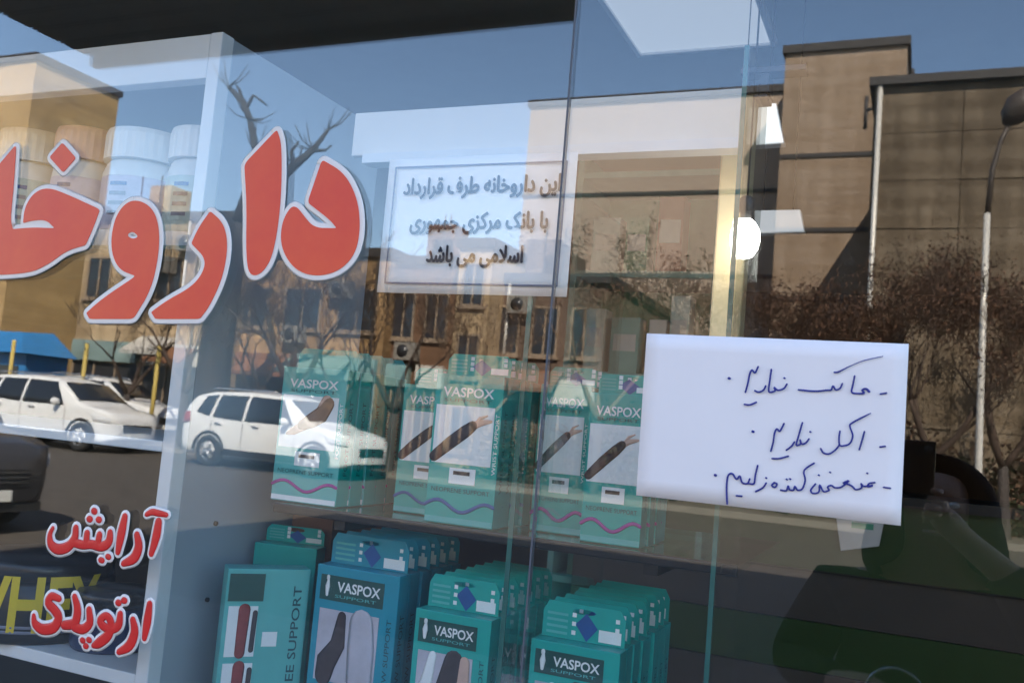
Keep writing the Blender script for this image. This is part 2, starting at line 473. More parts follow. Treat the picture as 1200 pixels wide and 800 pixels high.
def facade(name, label, px0, px1, ytop, Y, depth, wall, floors, cols, win=(1.2, 1.5), shopfront=True, cornice='trim_dark', sign=None, group='buildings across the street', band=None, zsill=1.0, clutter=0):
    x0 = across(px0, hor(px0), Y).x; x1 = across(px1, hor(px1), Y).x
    pm = (px0 + px1) / 2
    H = across(px1 if px1 < 440 else px0, ytop, Y).z
    w = x1 - x0
    t = thing(name, label, 'building', ((x0 + x1) / 2, -Y, 0), 0, group)
    h = w / 2
    wo = MB().box((-h, -depth, -0.3), (h, 0, H)).build('wall', wall, t)
    MB().box((-h - 0.1, -depth - 0.1, H + 0.003), (h + 0.1, 0.14, H + 0.28)).build('cornice', cornice, t)
    ro = MB().box((-h + 0.3, -depth + 0.3, H + 0.28), (h - 0.3, -0.3, H + 0.34)).build('roof', 'roof_grey', t)
    fh = (H - 0.3) / max(1, floors)
    first = 1 if shopfront else 0
    me = {}
    for fl in range(first, floors):
        for c in range(cols):
            cx = -h + w * (c + 0.5) / cols
            z0 = fl * fh + zsill * fh / 3.2
            ww, wh = min(win[0], w / cols * 0.7), min(win[1], fh * 0.62)
            if 'f' not in me:
                f = MB()
                f.box((-ww / 2, -0.02, 0), (-ww / 2 + 0.07, 0.05, wh)).box((ww / 2 - 0.07, -0.02, 0), (ww / 2, 0.05, wh))
                f.box((-ww / 2 + 0.07, -0.02, wh - 0.07), (ww / 2 - 0.07, 0.05, wh)).box((-ww / 2 + 0.07, -0.02, 0), (ww / 2 - 0.07, 0.05, 0.07))
                f.box((-0.03, -0.02, 0.07), (0.03, 0.045, wh - 0.07))
                f.box((-ww / 2 - 0.08, -0.02, -0.08), (ww / 2 + 0.08, 0.12, -0.003))
                a = f.build('window', 'win_frame', t, (cx, 0, z0)); me['f'] = a.data
                b = MB().box((-ww / 2 + 0.07, -0.02, 0.07), (ww / 2 - 0.07, 0.015, wh - 0.07)).build('pane', 'win_glass', a); me['p'] = b.data
            else:
                a = link('window', me['f'], t, (cx, 0, z0)); link('pane', me['p'], a)
    if band:
        for z in band:
            MB().box((-h - 0.02, -0.05, z * H), (h + 0.02, 0.06, z * H + 0.14)).build('ledge', 'trim_dark', t)
    if shopfront:
        n = max(2, int(w / 3.2))
        for k in range(n):
            a, b = -h + w * k / n + 0.12, -h + w * (k + 1) / n - 0.12
            sf = MB().box((a, -0.05, 0), (b, 0.03, min(2.5, fh * 0.8))).build('shopfront', 'shop_dark', t)
            mm = MB()
            for j in range(4):
                xx = a + (b - a) * j / 3
                mm.box((xx - 0.03, 0.03, 0), (xx + 0.03, 0.07, min(2.5, fh * 0.8)))
            mm.build('mullion', 'win_frame', sf)
            sg = (sign or ['sign_green', 'sign_white', 'sign_blue', 'kraft'])
            z = min(2.5, fh * 0.8)
            MB().box((a, -0.02, z + 0.05), (b, 0.2, z + 0.75)).build('signboard', sg[k % len(sg)], t)
    if clutter:
        rg_ = random.Random(clutter)
        for k in range(int(w / 2.2)):
            x, z = rg_.uniform(-h + .5, h - .5), rg_.uniform(2.9, H - .9)
            a = MB().box((x - .38, .02, z), (x + .38, .36, z + .55)).build('air_conditioner', 'kerb', t)
            MB().lathe([(.2, 0), (.2, .012)], 16).build('fan_grille', 'shop_dark', a).matrix_local = Matrix.Translation((x - .08, .36, z + .28)) @ Matrix.Rotation(radians(-90), 4, 'X')
        for k in range(int(w / 3)):
            x = rg_.uniform(-h + .2, h - .2)
            MB().tube([(x, .06, 2.6), (x, .06, H - .05)], .05, 6).build('drainpipe', rg_.choice(['galv', 'trim_dark']), t)
        for k in range(int(w / 2.6)):
            x = rg_.uniform(-h + .9, h - .9); z = rg_.uniform(2.55, 3.0); ww = rg_.uniform(.7, 1.5)
            MB().add([(x - ww, .02, z + .55), (x + ww, .02, z + .55), (x + ww, .95, z), (x - ww, .95, z), (x - ww, .02, z + .5), (x + ww, .02, z + .5), (x + ww, .93, z - .12), (x - ww, .93, z - .12)],
                     [(0, 1, 2, 3), (4, 7, 6, 5), (0, 4, 5, 1), (3, 2, 6, 7), (0, 3, 7, 4), (1, 5, 6, 2)]).build('awning', rg_.choice(['sign_green', 'kraft', 'cream_wall', 'sign_white']), t)
        for k in range(2):
            x = rg_.uniform(-h + 1, h - 1)
            MB().box((x - .5, -2.2, H + .283), (x + .5, -1.2, H + 1.1 + .5 * k)).build('stair_head', wall, t)
            MB().tube([(x + .2, -1, H + .28), (x + .2, -1, H + 1.9)], .025, 5).build('aerial', 'trim_dark', t)
    return t, x0, x1, H

facade('brick_building', 'yellow tan brick building, tall flat wall beside lower cream shops', -300, -8, 76, 24, 4.2, 'brick_tan', 4, 3, sign=['sign_blue', 'sign_green'])
facade('shop_building', 'low cream building with a dark stone middle storey across the street', 80, 250, 258, 23, 9, 'cream_wall', 2, 4, sign=['sign_green', 'sign_white', 'kraft'], clutter=5)
facade('shop_building', 'two storey tan rendered building with a few windows, behind a bare tree', 252, 440, 300, 24, 10, 'tan_wall', 2, 3, (1.6, 1.4), sign=['kraft', 'sign_green', 'sign_white'], clutter=6)
facade('shop_building', 'dark brown stone building with flat front, next to a cream stair tower', 442, 520, 310, 24.5, 9, 'brown_wall', 2, 2, clutter=7)
tt, a0, a1, hh = facade('stair_tower', 'narrow cream stair tower with a bright sunlit edge', 521, 560, 290, 23.5, 5, 'cream_wall', 3, 1, shopfront=False)
facade('shop_building', 'brown two storey building right of the cream stair tower', 562, 700, 330, 24.5, 9, 'dark_stone', 2, 3, clutter=8)
facade('apartment_building', 'wide beige apartment building rising behind the shops', 590, 893, 128, 34, 14, 'beige_wall', 0, 0, shopfront=False, band=[0.3, 0.52, 0.74])
tb, x0b, x1b, Hb = facade('tower_building', 'plain tall beige building with dark ledges between its storeys', 893, 1040, 66, 31, 14, 'pink_beige', 0, 0, shopfront=False, band=[0.27, 0.43, 0.585, 0.755], zsill=0.1)
# blank concrete building: panel by panel
Yc = 21.5
xc0 = across(1003, 540, Yc).x; xc1 = xc0 + 17
Hc = across(1005, 104, Yc).z
cb = thing('concrete_building', 'grey brown concrete building with a blank panelled wall and dark roof edge', 'building', ((xc0 + xc1) / 2, -Yc, 0), 0, 'buildings across the street')
wc = xc1 - xc0
MB().box((-wc / 2, -14, -0.3), (wc / 2, -0.06, Hc)).build('wall', 'concrete_b', cb)
cols, rows = 9, 9
pw, ph = wc / cols, Hc / rows
pmesh = MB().box((0.008, -0.08, 0.008), (pw - 0.008, 0, ph - 0.008)).build('wall_panel', 'concrete', cb, (-wc / 2, 0, 0))
pcount = 0
bevel(pmesh, 0.02, 1)
for r in range(rows):
    for c in range(cols):
        if r == 0 and c == 0: continue
        p = MB().box((-wc / 2 + c * pw + .008, -.08, r * ph + .008), (-wc / 2 + (c + 1) * pw - .008, 0, (r + 1) * ph - .008)).build('wall_panel', 'concrete', cb, (0, random.uniform(-0.03, 0.02), 0))
for c in (2, 5):
    MB().box((-wc / 2 + c * pw - 0.25, -0.02, 0), (-wc / 2 + c * pw + 0.2, 0.12, Hc - 0.01)).build('pilaster', 'concrete_b', cb)
MB().box((-wc / 2 - 0.12, -14.1, Hc + 0.003), (wc / 2 + 0.1, 0.2, Hc + 0.2)).build('roof_edge', 'trim_dark', cb)
MB().tube([(-wc / 2 + 0.12, 0.1, 0), (-wc / 2 + 0.12, 0.1, Hc)], 0.06).build('drainpipe', 'galv', cb)
# rooftop aerial cage
rc = across(1040, 92, 25)
cg = thing('roof_cage', 'small dark metal cage standing on the roof edge of the concrete building', 'cage', (rc.x, -25, Hc + 0.2))
cgm = MB()
for i in range(5):
    cgm.tube([(-0.5 + i * 0.28, 0, 0), (-0.5 + i * 0.28, 0, 0.9 + 0.17 * i)], 0.05, 6)
cgm.tube([(-0.5, 0, 0.5), (0.65, 0, 1.0)], 0.05, 6)
cgm.build('bar_frame', 'trim_dark', cg)

# ---- trees
def branch(mb, p, d, L, r, depth, spread, rng, out, up=0.15, seg=4, minr=0.006):
    pts, rad = [p.copy()], [r]
    dd = d.copy()
    for i in range(seg):
        dd = (dd + Vector((rng.uniform(-1, 1), rng.uniform(-1, 1), rng.uniform(-0.6, 1))) * 0.16 + Vector((0, 0, up * 0.2))).normalized()
        p = p + dd * (L / seg)
        pts.append(p.copy()); rad.append(max(minr, r * (1 - 0.42 * (i + 1) / seg)))
    mb.tube(pts, rad, 7 if r > 0.05 else (5 if r > 0.02 else 3))
    out.append((p, depth))
    if depth <= 0: return
    n = rng.choice((2, 3, 3)) if depth > 1 else rng.choice((3, 4))
    for k in range(n):
        i = seg if k < 2 else rng.randint(1, seg)
        q = pts[i]
        ax = Vector((rng.uniform(-1, 1), rng.uniform(-1, 1), rng.uniform(-0.3, 0.3))).normalized()
        nd = (dd + ax * spread * rng.uniform(0.6, 1.2) + Vector((0, 0, up))).normalized()
        branch(mb, q, nd, L * rng.uniform(0.6, 0.85), rad[i] * rng.uniform(0.55, 0.75), depth - 1, spread, rng, out, up, seg, minr)
def bare_tree(name, label, x, y, h, r, seed, depth=5, spread=0.75, twig='twig', group='bare street trees', up=0.15, leaves=0, leafm='shrub_leaf', L0=0.3):
    rng = random.Random(seed)
    t = thing(name, label, 'tree', (x, y, 0), 0, group)
    tr, cr = MB(), MB()
    top = Vector((rng.uniform(-.1, .1), 0, h * L0))
    tr.tube([(0, 0, -0.15), (0.02, 0, 0.1), top * 0.5, top], [r * 1.5, r * 1.1, r, r * 0.9], 10)
    out = []
    n = 3
    for k in range(n):
        a = 2 * pi * k / n + rng.uniform(-.4, .4)
        d = Vector((cos(a) * spread, sin(a) * spread, 1)).normalized()
        branch(cr, top - Vector((0, 0, 0.05)), d, h * 0.24, r * 0.7, depth, spread, rng, out, up)
    tr.build('trunk', 'bark', t, fix=False)
    cr.build('crown', twig, t, fix=False)
    if leaves:
        lf = MB()
        tips = [p for p, dp in out if dp <= 1]
        for _ in range(int(leaves * 2.4)):
            p = rng.choice(tips) + Vector((rng.gauss(0, .15), rng.gauss(0, .15), rng.gauss(0, .15)))
            u = Vector((rng.uniform(-1, 1), rng.uniform(-1, 1), rng.uniform(-1, 1))).normalized()
            v = u.orthogonal().normalized() * 0.02; u = u * 0.034
            lf.add([p - u, p + v, p + u, p - v], [(0, 1, 2, 3)])
        lo = lf.build('foliage', leafm, t, fix=False); lo['kind'] = 'stuff'
    return t
for i, (px, Y, h, r, seed, tw, lv, lab) in enumerate([
        (300, 19.4, 5.2, 0.10, 3, 'twig', 0, 'slender bare tree forking low in front of the tan rendered building'),
        (150, 19.6, 5.0, 0.10, 4, 'twig', 0, 'bare tree between the yellow poles and the cream shops'),
        (345, 18.9, 6.4, 0.14, 31, 'twig', 0, 'taller bare tree with spreading limbs behind the white sport utility car'),
        (215, 19.0, 5.6, 0.12, 33, 'twig', 0, 'dark bare tree in front of the cream shops, beside the thick pruned trunk'),
        (460, 19.0, 5.4, 0.11, 35, 'twig', 150, 'bare tree in front of the dark brown stone building'),
        (400, 19.2, 5.4, 0.10, 9, 'twig', 0, 'bare tree with thin upright branches beside the dark brown building'),
        (560, 19.5, 4.6, 0.09, 11, 'twig_light', 300, 'small bare tree below the cream stair tower'),
        (700, 19.0, 6.0, 0.11, 12, 'twig_light', 900, 'pale twiggy tree in front of the brown two storey building'),
        (800, 19.4, 5.6, 0.11, 14, 'twig_light', 900, 'wide twiggy tree in front of the beige apartment building'),
        (930, 19.2, 5.0, 0.10, 15, 'twig', 2600, 'reddish brown tree with withered leaves by the beige tower'),
        (1020, 19.6, 5.0, 0.09, 16, 'twig', 3000, 'rust coloured thicket tree at the corner of the concrete wall'),
        (1090, 17.6, 5.2, 0.10, 17, 'twig', 1500, 'dark forked tree standing before the concrete wall'),
        (1180, 19.2, 5.2, 0.10, 18, 'twig', 3000, 'leafy brown tree beside the street lamp'),
        (1290, 19.2, 5.4, 0.10, 19, 'twig', 2500, 'brown withered tree at the far end of the concrete wall')]):
    X = across(px, hor(px), Y).x
    bare_tree('bare_tree', lab, X, -Y, h, r, seed, twig=tw, leaves=lv)
# clipped shrubs below the concrete wall: low mass of leaves
def shrub(label, X, Y, w, h, seed, m):
    rng = random.Random(seed)
    t = thing('shrub', label, 'shrub', (X, Y, 0), 0, 'shrubs along the far pavement')
    st, lf = MB(), MB()
    for k in range(14):
        st.tube([(rng.uniform(-w * .3, w * .3), rng.uniform(-.2, .2), 0), (rng.uniform(-w / 2, w / 2), rng.uniform(-.4, .4), h * rng.uniform(.6, 1))], [0.02, 0.008], 4)
    for k in range(1500):
        p = Vector((rng.gauss(0, w * .26), rng.gauss(0, .25), h * min(1.1, abs(rng.gauss(.5, .28)))))
        u = Vector((rng.uniform(-1, 1), rng.uniform(-1, 1), rng.uniform(-1, 1))).normalized()
        v = u.orthogonal().normalized() * 0.04; u = u * 0.06
        lf.add([p - u, p + v, p + u, p - v], [(0, 1, 2, 3)])
    st.build('stem', 'twig', t, fix=False); o = lf.build('foliage', m, t, fix=False); o['kind'] = 'stuff'
for i, px in enumerate((600, 680, 760, 850, 960, 1050, 1130, 1220)):
    shrub(['olive green shrub', 'dusty brown shrub'][i % 2] + [' under the brown building', ' left of a pale twiggy tree', ' right of a pale twiggy tree', ' before the apartment block', ' under the beige tower', ' at the concrete corner', ' behind the forked tree', ' behind the street lamp'][i],
          across(px, hor(px), 20).x, -20 - 0.3 * (i % 2), 2.6, 1.5 + 0.3 * (i % 3), 40 + i, ['shrub_green', 'shrub_leaf'][i % 2])

# the big pruned tree behind the parked cars
YT, KT = 18.8, 3.1
def tp(x, y, dy=0.0):
    p = at(x, y, YT + dy); return Vector((p.x, -p.y, p.z))
base = tp(243, 480); base.z = ZF + .1
pt = thing('pruned_tree', 'thick dark trunk of a hard pruned bare tree behind a parked white car', 'tree', base, 0)
def loc(pts): return [p - base for p in pts]
tr = MB()
tr.tube(loc([Vector((base.x - 0.03, base.y, -0.1)), Vector((base.x, base.y, 0.5)), tp(246, 480), tp(252, 420), tp(260, 360), tp(270, 310), tp(281, 262)]),
        [q * KT for q in (0.21, 0.17, 0.15, 0.145, 0.135, 0.12, 0.105)], 14)
tr.build('trunk', 'dark_bark', pt)
cr = MB()
cr.tube(loc([tp(280, 268), tp(293, 220), tp(300, 178, .1), tp(293, 140, .15), tp(284, 118, .2), tp(268, 102, .2)]), [q_ * KT for q_ in (0.085, 0.055, 0.035, 0.03, 0.03, 0.02)], 9)
cr.tube(loc([tp(288, 128, .2), tp(297, 112, .25), tp(306, 118, .3), tp(313, 124, .3)]), [q_ * KT for q_ in (0.022, 0.016, 0.01, 0.006)], 6)
cr.tube(loc([tp(284, 118, .2), tp(281, 106, .2), tp(277, 100, .2)]), [q_ * KT for q_ in (0.02, 0.014, 0.008)], 6)
cr.tube(loc([tp(280, 268), tp(312, 225, -.1), tp(345, 193, -.2), tp(366, 176, -.2), tp(384, 152, -.3)]), [q_ * KT for q_ in (0.085, 0.05, 0.04, 0.026, 0.014)], 9)
cr.tube(loc([tp(345, 193, -.2), tp(341, 178, -.2), tp(350, 165, -.25)]), [q_ * KT for q_ in (0.028, 0.018, 0.008)], 6)
cr.tube(loc([tp(366, 176, -.2), tp(381, 176, -.2), tp(388, 170, -.2)]), [q_ * KT for q_ in (0.02, 0.012, 0.006)], 6)
rg = random.Random(5)
for (a, b) in ((300, 178), (293, 140), (345, 193), (366, 176), (384, 152), (268, 102)):
    for _ in range(5):
        q = tp(a, b, .05)
        d = Vector((rg.uniform(-1, 1), rg.uniform(-1, 1), rg.uniform(0, 1))).normalized()
        cr.tube(loc([q, q + d * .12 * KT, q + d * .22 * KT + Vector((0, 0, .06 * KT))]), [q_ * KT for q_ in (0.008, 0.005, 0.003)], 4)
cr.build('crown', 'dark_bark', pt)

# ---- street lamp
YL = 17.4
lb = across(1147, 560, YL); lb.z = 0
lp = thing('street_lamp', 'slim pale steel street lamp with a curved neck and dark drooping head', 'street lamp', lb)
def lq(x, y): return across(x, y, YL) - lb
MB().tube([(0, 0, 0), (0, 0, 0.4), lq(1150, 430), lq(1157, 250)], [0.09, 0.07, 0.06, 0.055], 10).build('pole', 'galv', lp)
MB().tube([lq(1157, 252), lq(1163, 200), lq(1173, 165), lq(1185, 140)], [0.05, 0.045, 0.04, 0.04], 8).build('neck', 'lamp_dark', lp)
hd = MB()
c = lq(1194, 128)
hd.tube([lq(1178, 146), lq(1184, 138), lq(1196, 124), lq(1212, 112), lq(1218, 108)], [0.06, 0.2, 0.28, 0.24, 0.06], 10)
hd.build('lamp_head', 'lamp_dark', lp)

# ---- yellow poles with blue board by the shops
for px, yt, nm in ((10, 398, 'beside the blue signboard'), (95, 402, 'behind the white cars'), (180, 405, 'right of the parked white cars')):
    p = across(px, hor(px), 19.2)
    t = thing('yellow_pole', 'yellow steel pole on the far pavement ' + nm, 'pole', (p.x, -19.2, 0), 0, 'yellow poles on the far pavement')
    z = across(px, yt, 19.2).z
    MB().tube([(0, 0, 0), (0, 0, z)], 0.06, 8).build('post', 'pole_yellow', t)
    MB().lathe([(0.14, 0), (0.14, 0.02), (0.07, 0.05)], 12).build('base_plate', 'pole_yellow', t)
p = across(14, 388, 20.5)
t = thing('blue_kiosk', 'bright blue street kiosk with sloping canopy on the far pavement', 'kiosk', (p.x, -21, 0))
MB().box((-2.0, -.8, 0), (1.2, .8, 2.5)).build('cabin', 'sign_blue', t)
MB().add([(-2.3, -.9, 2.503), (1.5, -.9, 2.503), (1.5, 1.2, 2.503), (-2.3, 1.2, 2.503), (-2, -.6, 3.3), (.6, -.6, 3.3), (.6, .6, 3.2), (-2, .6, 3.2)],
         [(0, 3, 2, 1), (4, 5, 6, 7), (0, 1, 5, 4), (1, 2, 6, 5), (2, 3, 7, 6), (3, 0, 4, 7)]).build('canopy', 'sign_blue', t)
MB().box((-1.7, .803, 1.0), (0.9, .83, 2.1)).build('counter_window', 'win_glass', t)

# ---- cars
def car(name, label, X, Y, paint, heading=0.0, group='cars parked in the street', Lc=4.45, Wd=1.82, H=1.66):
    """a five door sport utility car, front towards local +x"""
    fr = (Y - KN) / (KF - KN)
    t = thing(name, label, 'car', (X, Y, ZF + .12 if Y < KF else -0.13 + fr * (ZF + .13)), heading, group)
    t.scale = (1.05, 1.05, 1.05)
    prof = [  # x, top z, belt z (fractions), half width at the belt
        (-2.22, 0.80, 0.62), (-2.18, 1.02, 0.80), (-2.08, 1.28, 0.86), (-1.88, 1.52, 0.89), (-1.5, 1.62, 0.905), (-0.7, 1.665, 0.91), (0.1, 1.655, 0.91),
        (0.5, 1.58, 0.91), (0.85, 1.35, 0.905), (1.15, 1.13, 0.9), (1.35, 1.045, 0.895), (1.75, 0.99, 0.88), (2.02, 0.92, 0.83), (2.16, 0.80, 0.72), (2.22, 0.62, 0.6)]
    BELT = 1.0
    def top(x):
        for (a, za, _), (b, zb, _) in zip(prof, prof[1:]):
            if a <= x <= b: return za + (zb - za) * (x - a) / (b - a)
        return 0.6
    def hwid(x, z):
        w = 0.9
        for (a, _, wa), (b, _, wb) in zip(prof, prof[1:]):
            if a <= x <= b: w = wa + (wb - wa) * (x - a) / (b - a)
        if z > BELT: w -= (z - BELT) * 0.30 + max(0, z - 1.5) * 0.6
        elif z < 0.55: w -= (0.55 - z) * 0.18
        return w
    rings = []
    xs = []
    for (a, za, _), (b, zb, _) in zip(prof, prof[1:]):
        xs += [a + (b - a) * k / 3 for k in range(3)]
    xs.append(prof[-1][0])
    fz = [0.0, 0.1, 0.25, 0.42, 0.6, 0.72, 0.84, 0.93, 0.98]
    for x in xs:
        tz = top(x); zb = 0.24 + 0.1 * max(0, abs(x) - 1.9) / 0.3
        side = [(hwid(x, zb + (tz - zb) * q), zb + (tz - zb) * q) for q in fz]
        ring = [(x, -w, z) for w, z in side] + [(x, -side[-1][0] * 0.7, tz), (x, 0, tz + 0.012), (x, side[-1][0] * 0.7, tz)] + [(x, w, z) for w, z in reversed(side)]
        rings.append(ring)
    n = len(rings[0])
    m = MB()
    vs = [v for r in rings for v in r]; fs = []
    for i in range(len(rings) - 1):
        for k in range(n):
            a, b = i * n + k, i * n + (k + 1) % n
            fs.append((a, b, b + n, a + n))
    fs.append(tuple(reversed(range(n)))); fs.append(tuple(range((len(rings) - 1) * n, len(rings) * n)))
    m.add(vs, fs, True)
    body = m.build('body', paint, t)
    def side_patch(nm, poly, mt, parent, off=0.006, s=1, sub=6):
        """a patch on the flank: poly of (x, z) pairs, drawn at the body's surface"""
        # subdivide by columns between lower and upper outline
        lo, hi = poly
        mm = MB(); vs = []; fs = []
        N = 12; K = 4
        def ip(pl, u):
            u *= len(pl) - 1; i = min(int(u), len(pl) - 2); q = u - i
            return (pl[i][0] + (pl[i + 1][0] - pl[i][0]) * q, pl[i][1] + (pl[i + 1][1] - pl[i][1]) * q)
        for i in range(N + 1):
            a, b = ip(lo, i / N), ip(hi, i / N)
            for k in range(K + 1):
                x = a[0] + (b[0] - a[0]) * k / K; z = a[1] + (b[1] - a[1]) * k / K
                vs.append((x, s * (hwid(x, z) + off), z))
        for i in range(N):
            for k in range(K):
                a = i * (K + 1) + k
                fs.append((a, a + 1, a + K + 2, a + K + 1))
        mm.add(vs, fs, True)
        o = mm.build(nm, mt, parent, fix=False)
        sd = o.modifiers.new('solid', 'SOLIDIFY'); sd.thickness = 0.02; sd.offset = 0
        return o
    for s in (1, -1):
        side_patch('side_window', ([(-0.42, 1.03), (0.82, 1.03)], [(-0.42, 1.56), (0.42, 1.545)]), 'car_glass', t, s=s)
        side_patch('side_window', ([(-1.3, 1.06), (-0.5, 1.03)], [(-1.22, 1.545), (-0.5, 1.56)]), 'car_glass', t, s=s)
        side_patch('side_window', ([(-1.78, 1.14), (-1.4, 1.07)], [(-1.6, 1.5), (-1.3, 1.54)]), 'car_glass', t, s=s)
        side_patch('sill', ([(-1.0, 0.26), (1.0, 0.26)], [(-1.0, 0.40), (1.0, 0.40)]), 'car_trim', t, s=s)
        for x in (0.0, -1.0):
            MB().tube([(x - 0.02, s * (hwid(x, .9) + .02), 0.92), (x - 0.2, s * (hwid(x - .2, .9) + .02), 0.925)], 0.022, 6).build('door_handle', 'chrome', t)
        for x in (0.86, -0.46, -1.32):
            MB().tube([(x + (0.02 if x > 0 else 0), s * (hwid(x, z) + 0.001), z) for z in (0.42, 0.6, 0.8, 0.98)], 0.006, 4).build('door_gap', 'car_trim', t)
        mr = MB().add([], [])
        mr.tube([(0.72, s * 0.93, 1.06), (0.70, s * 1.0, 1.09), (0.69, s * 1.1, 1.1), (0.69, s * 1.14, 1.1)], [0.03, 0.075, 0.085, 0.03], 8)
        mr.build('mirror', paint, t)
        side_patch('headlight', ([(1.72, 0.74), (2.12, 0.70)], [(1.62, 0.9), (2.1, 0.82)]), 'headlight', t, 0.008, s)
        side_patch('tail_light', ([(-2.17, 0.86), (-1.9, 0.92)], [(-2.15, 1.12), (-1.98, 1.14)]), 'tail_red', t, 0.008, s)
        for x in (1.38, -1.33):
            aw = MB()
            prof_ring = [(x + 0.40 * cos(a), s * (hwid(x, .6) + 0.004), 0.33 + 0.40 * sin(a)) for a in [pi * k / 14 for k in range(15)]]
            aw.tube(prof_ring, 0.035, 6)
            aw.build('wheel_arch', 'car_trim', t)
            wd = MB()
            w = bpy.data.objects.new('wheel', None)
            yy = s * (hwid(x, .5) - 0.07)
            ty = MB()
            prf = [(0.2, -.1), (0.3, -.105), (0.335, -.07), (0.34, 0), (0.335, .07), (0.3, .105), (0.2, .1)]
            vs = []; fs = []; N = 24
            for (r, q) in prf: vs += [(x + r * cos(2 * pi * k / N), yy + q, 0.34 + r * sin(2 * pi * k / N)) for k in range(N)]
            for i in range(len(prf)):
                for k in range(N):
                    j = (i + 1) % len(prf)
                    fs.append((i * N + k, i * N + (k + 1) % N, j * N + (k + 1) % N, j * N + k))
            ty.add(vs, fs, True)
            wo = ty.build('wheel', 'tyre', t)
            rm = MB()
            for k in range(5):
                a = 2 * pi * k / 5
                rm.tube([(x, yy + s * .075, .34), (x + .21 * cos(a), yy + s * .075, .34 + .21 * sin(a))], [.05, .03], 6)
            rm.tube([(x + .205 * cos(a), yy + s * .07, .34 + .205 * sin(a)) for a in [2 * pi * k / 20 for k in range(21)]], .022, 6)
            rm.build('rim', 'rim', wo)
    # windscreen, rear window, grille, plates
    def cross_patch(nm, x0, x1, f, mt, off=0.012):
        vs, fs = [], []
        N = 6
        for i in range(N + 1):
            x = x0 + (x1 - x0) * i / N
            z = top(x)
            w = (hwid(x, z) ) * f
            sl = (top(x + .02) - top(x - .02)) / .04
            nx, nz = -sl / sqrt(1 + sl * sl), 1 / sqrt(1 + sl * sl)
            for k in range(5):
                y = -w + 2 * w * k / 4
                vs.append((x + nx * off, y, z + nz * off + 0.010 * (1 - abs(y) / w)))
        for i in range(N):
            for k in range(4):
                a = i * 5 + k; fs.append((a, a + 1, a + 6, a + 5))
        o = MB().add(vs, fs, True).build(nm, mt, t, fix=False)
        sd = o.modifiers.new('solid', 'SOLIDIFY'); sd.thickness = 0.01
    cross_patch('windscreen', 0.56, 1.12, 0.9, 'car_glass')
    cross_patch('rear_window', -2.08, -1.86, 0.86, 'car_glass', 0.014)
    MB().box((2.13, -.46, .50), (2.235, .46, .68)).build('grille', 'car_trim', t)
    g = MB()
    for z in (.54, .59, .64): g.box((2.236, -.44, z), (2.25, .44, z + .015))
    g.build('grille_bar', 'chrome', t)
    MB().box((2.226, -.26, .36), (2.255, .26, .47)).build('number_plate', 'plate', t)
    MB().box((2.0, -.66, .25), (2.21, .66, .34)).build('bumper', 'car_trim', t)
    MB().box((-2.225, -.6, .3), (-2.0, .6, .42)).build('bumper', 'car_trim', t)
    for s in (1, -1):
        MB().tube([(-1.6, s * .62, 1.665), (-1.4, s * .64, 1.70), (0.0, s * .64, 1.71), (.2, s * .62, 1.67)], .018, 6).build('roof_rail', 'chrome', t)
    return t
q = across(338, hor(338), 16.8)
car('parked_car', 'white sport utility car with dark side windows parked before a thick pruned tree', q.x, -16.8, 'car_white', 0.0)
q = across(98, hor(98), 16.9)
car('parked_car', 'white sport utility car with dark grille parked in front of a second white car', q.x, -16.4, 'car_white', radians(-4))
q = across(165, hor(165), 21)
car('parked_car', 'second white car parked on the far pavement behind the others', q.x - 0.5, -20.2, 'car_white', radians(-6))
q = across(-60, hor(-60), 6.2)
car('parked_car', 'dark grey car with pale headlights parked along the near kerb', q.x - 0.9, -5.75, 'car_dark', 0.0)

# ================================================================== THE SHOP
ZC = 2.75
struct(box('floor', (-5, 0.1, -0.05), (5, 6.5, 0.02), 'shop_floor'))
struct(box('ceiling', (-5, 0.13, ZC), (5, 6.5, ZC + 0.1), 'shop_ceiling'))
sb = thing('shop_building', 'single storey pharmacy front with a wide display window', 'building', (0, 0.1, 0))
def sbox(nm, a, b, m): return MB().box((a[0], a[1] - 0.1, a[2]), (b[0], b[1] - 0.1, b[2])).build(nm, m, sb)
sbox('wall', (-14, -0.02, 2.72), (12, 0.12, 4.6), 'plaster')
sbox('wall', (-14, -0.02, 0), (-3.4, 0.12, 2.717), 'plaster')
sbox('wall', (2.6, -0.02, 0), (12, 0.12, 2.717), 'plaster')
sbox('plinth', (-3.397, -0.02, 0), (2.597, 0.12, 0.45), 'plaster')
sbox('wall', (-5.15, 0.123, 0), (-5.003, 6.5, ZC), 'shop_wall')
sbox('wall', (5.003, 0.123, 0), (5.15, 6.5, ZC), 'shop_wall')
sbox('wall', (-5.15, 6.503, 0), (5.15, 6.65, 4.6), 'shop_wall')
sbox('shade_block', (-2.2, -0.025, 4.603), (12.02, 9, 10.5), 'plaster')  # unseen block added over the right half so its shadow darkens the road
sbox('roof', (-14, 0.123, 4.3), (12, 9, 4.6), 'roof_grey')
sbox('wall', (-14, 0.123, 0), (-13.8, 9, 4.297), 'plaster')
sbox('wall', (11.8, 0.123, 0), (12, 9, 4.297), 'plaster')
sbox('wall', (-13.797, 8.8, 0), (11.797, 9, 4.297), 'plaster')

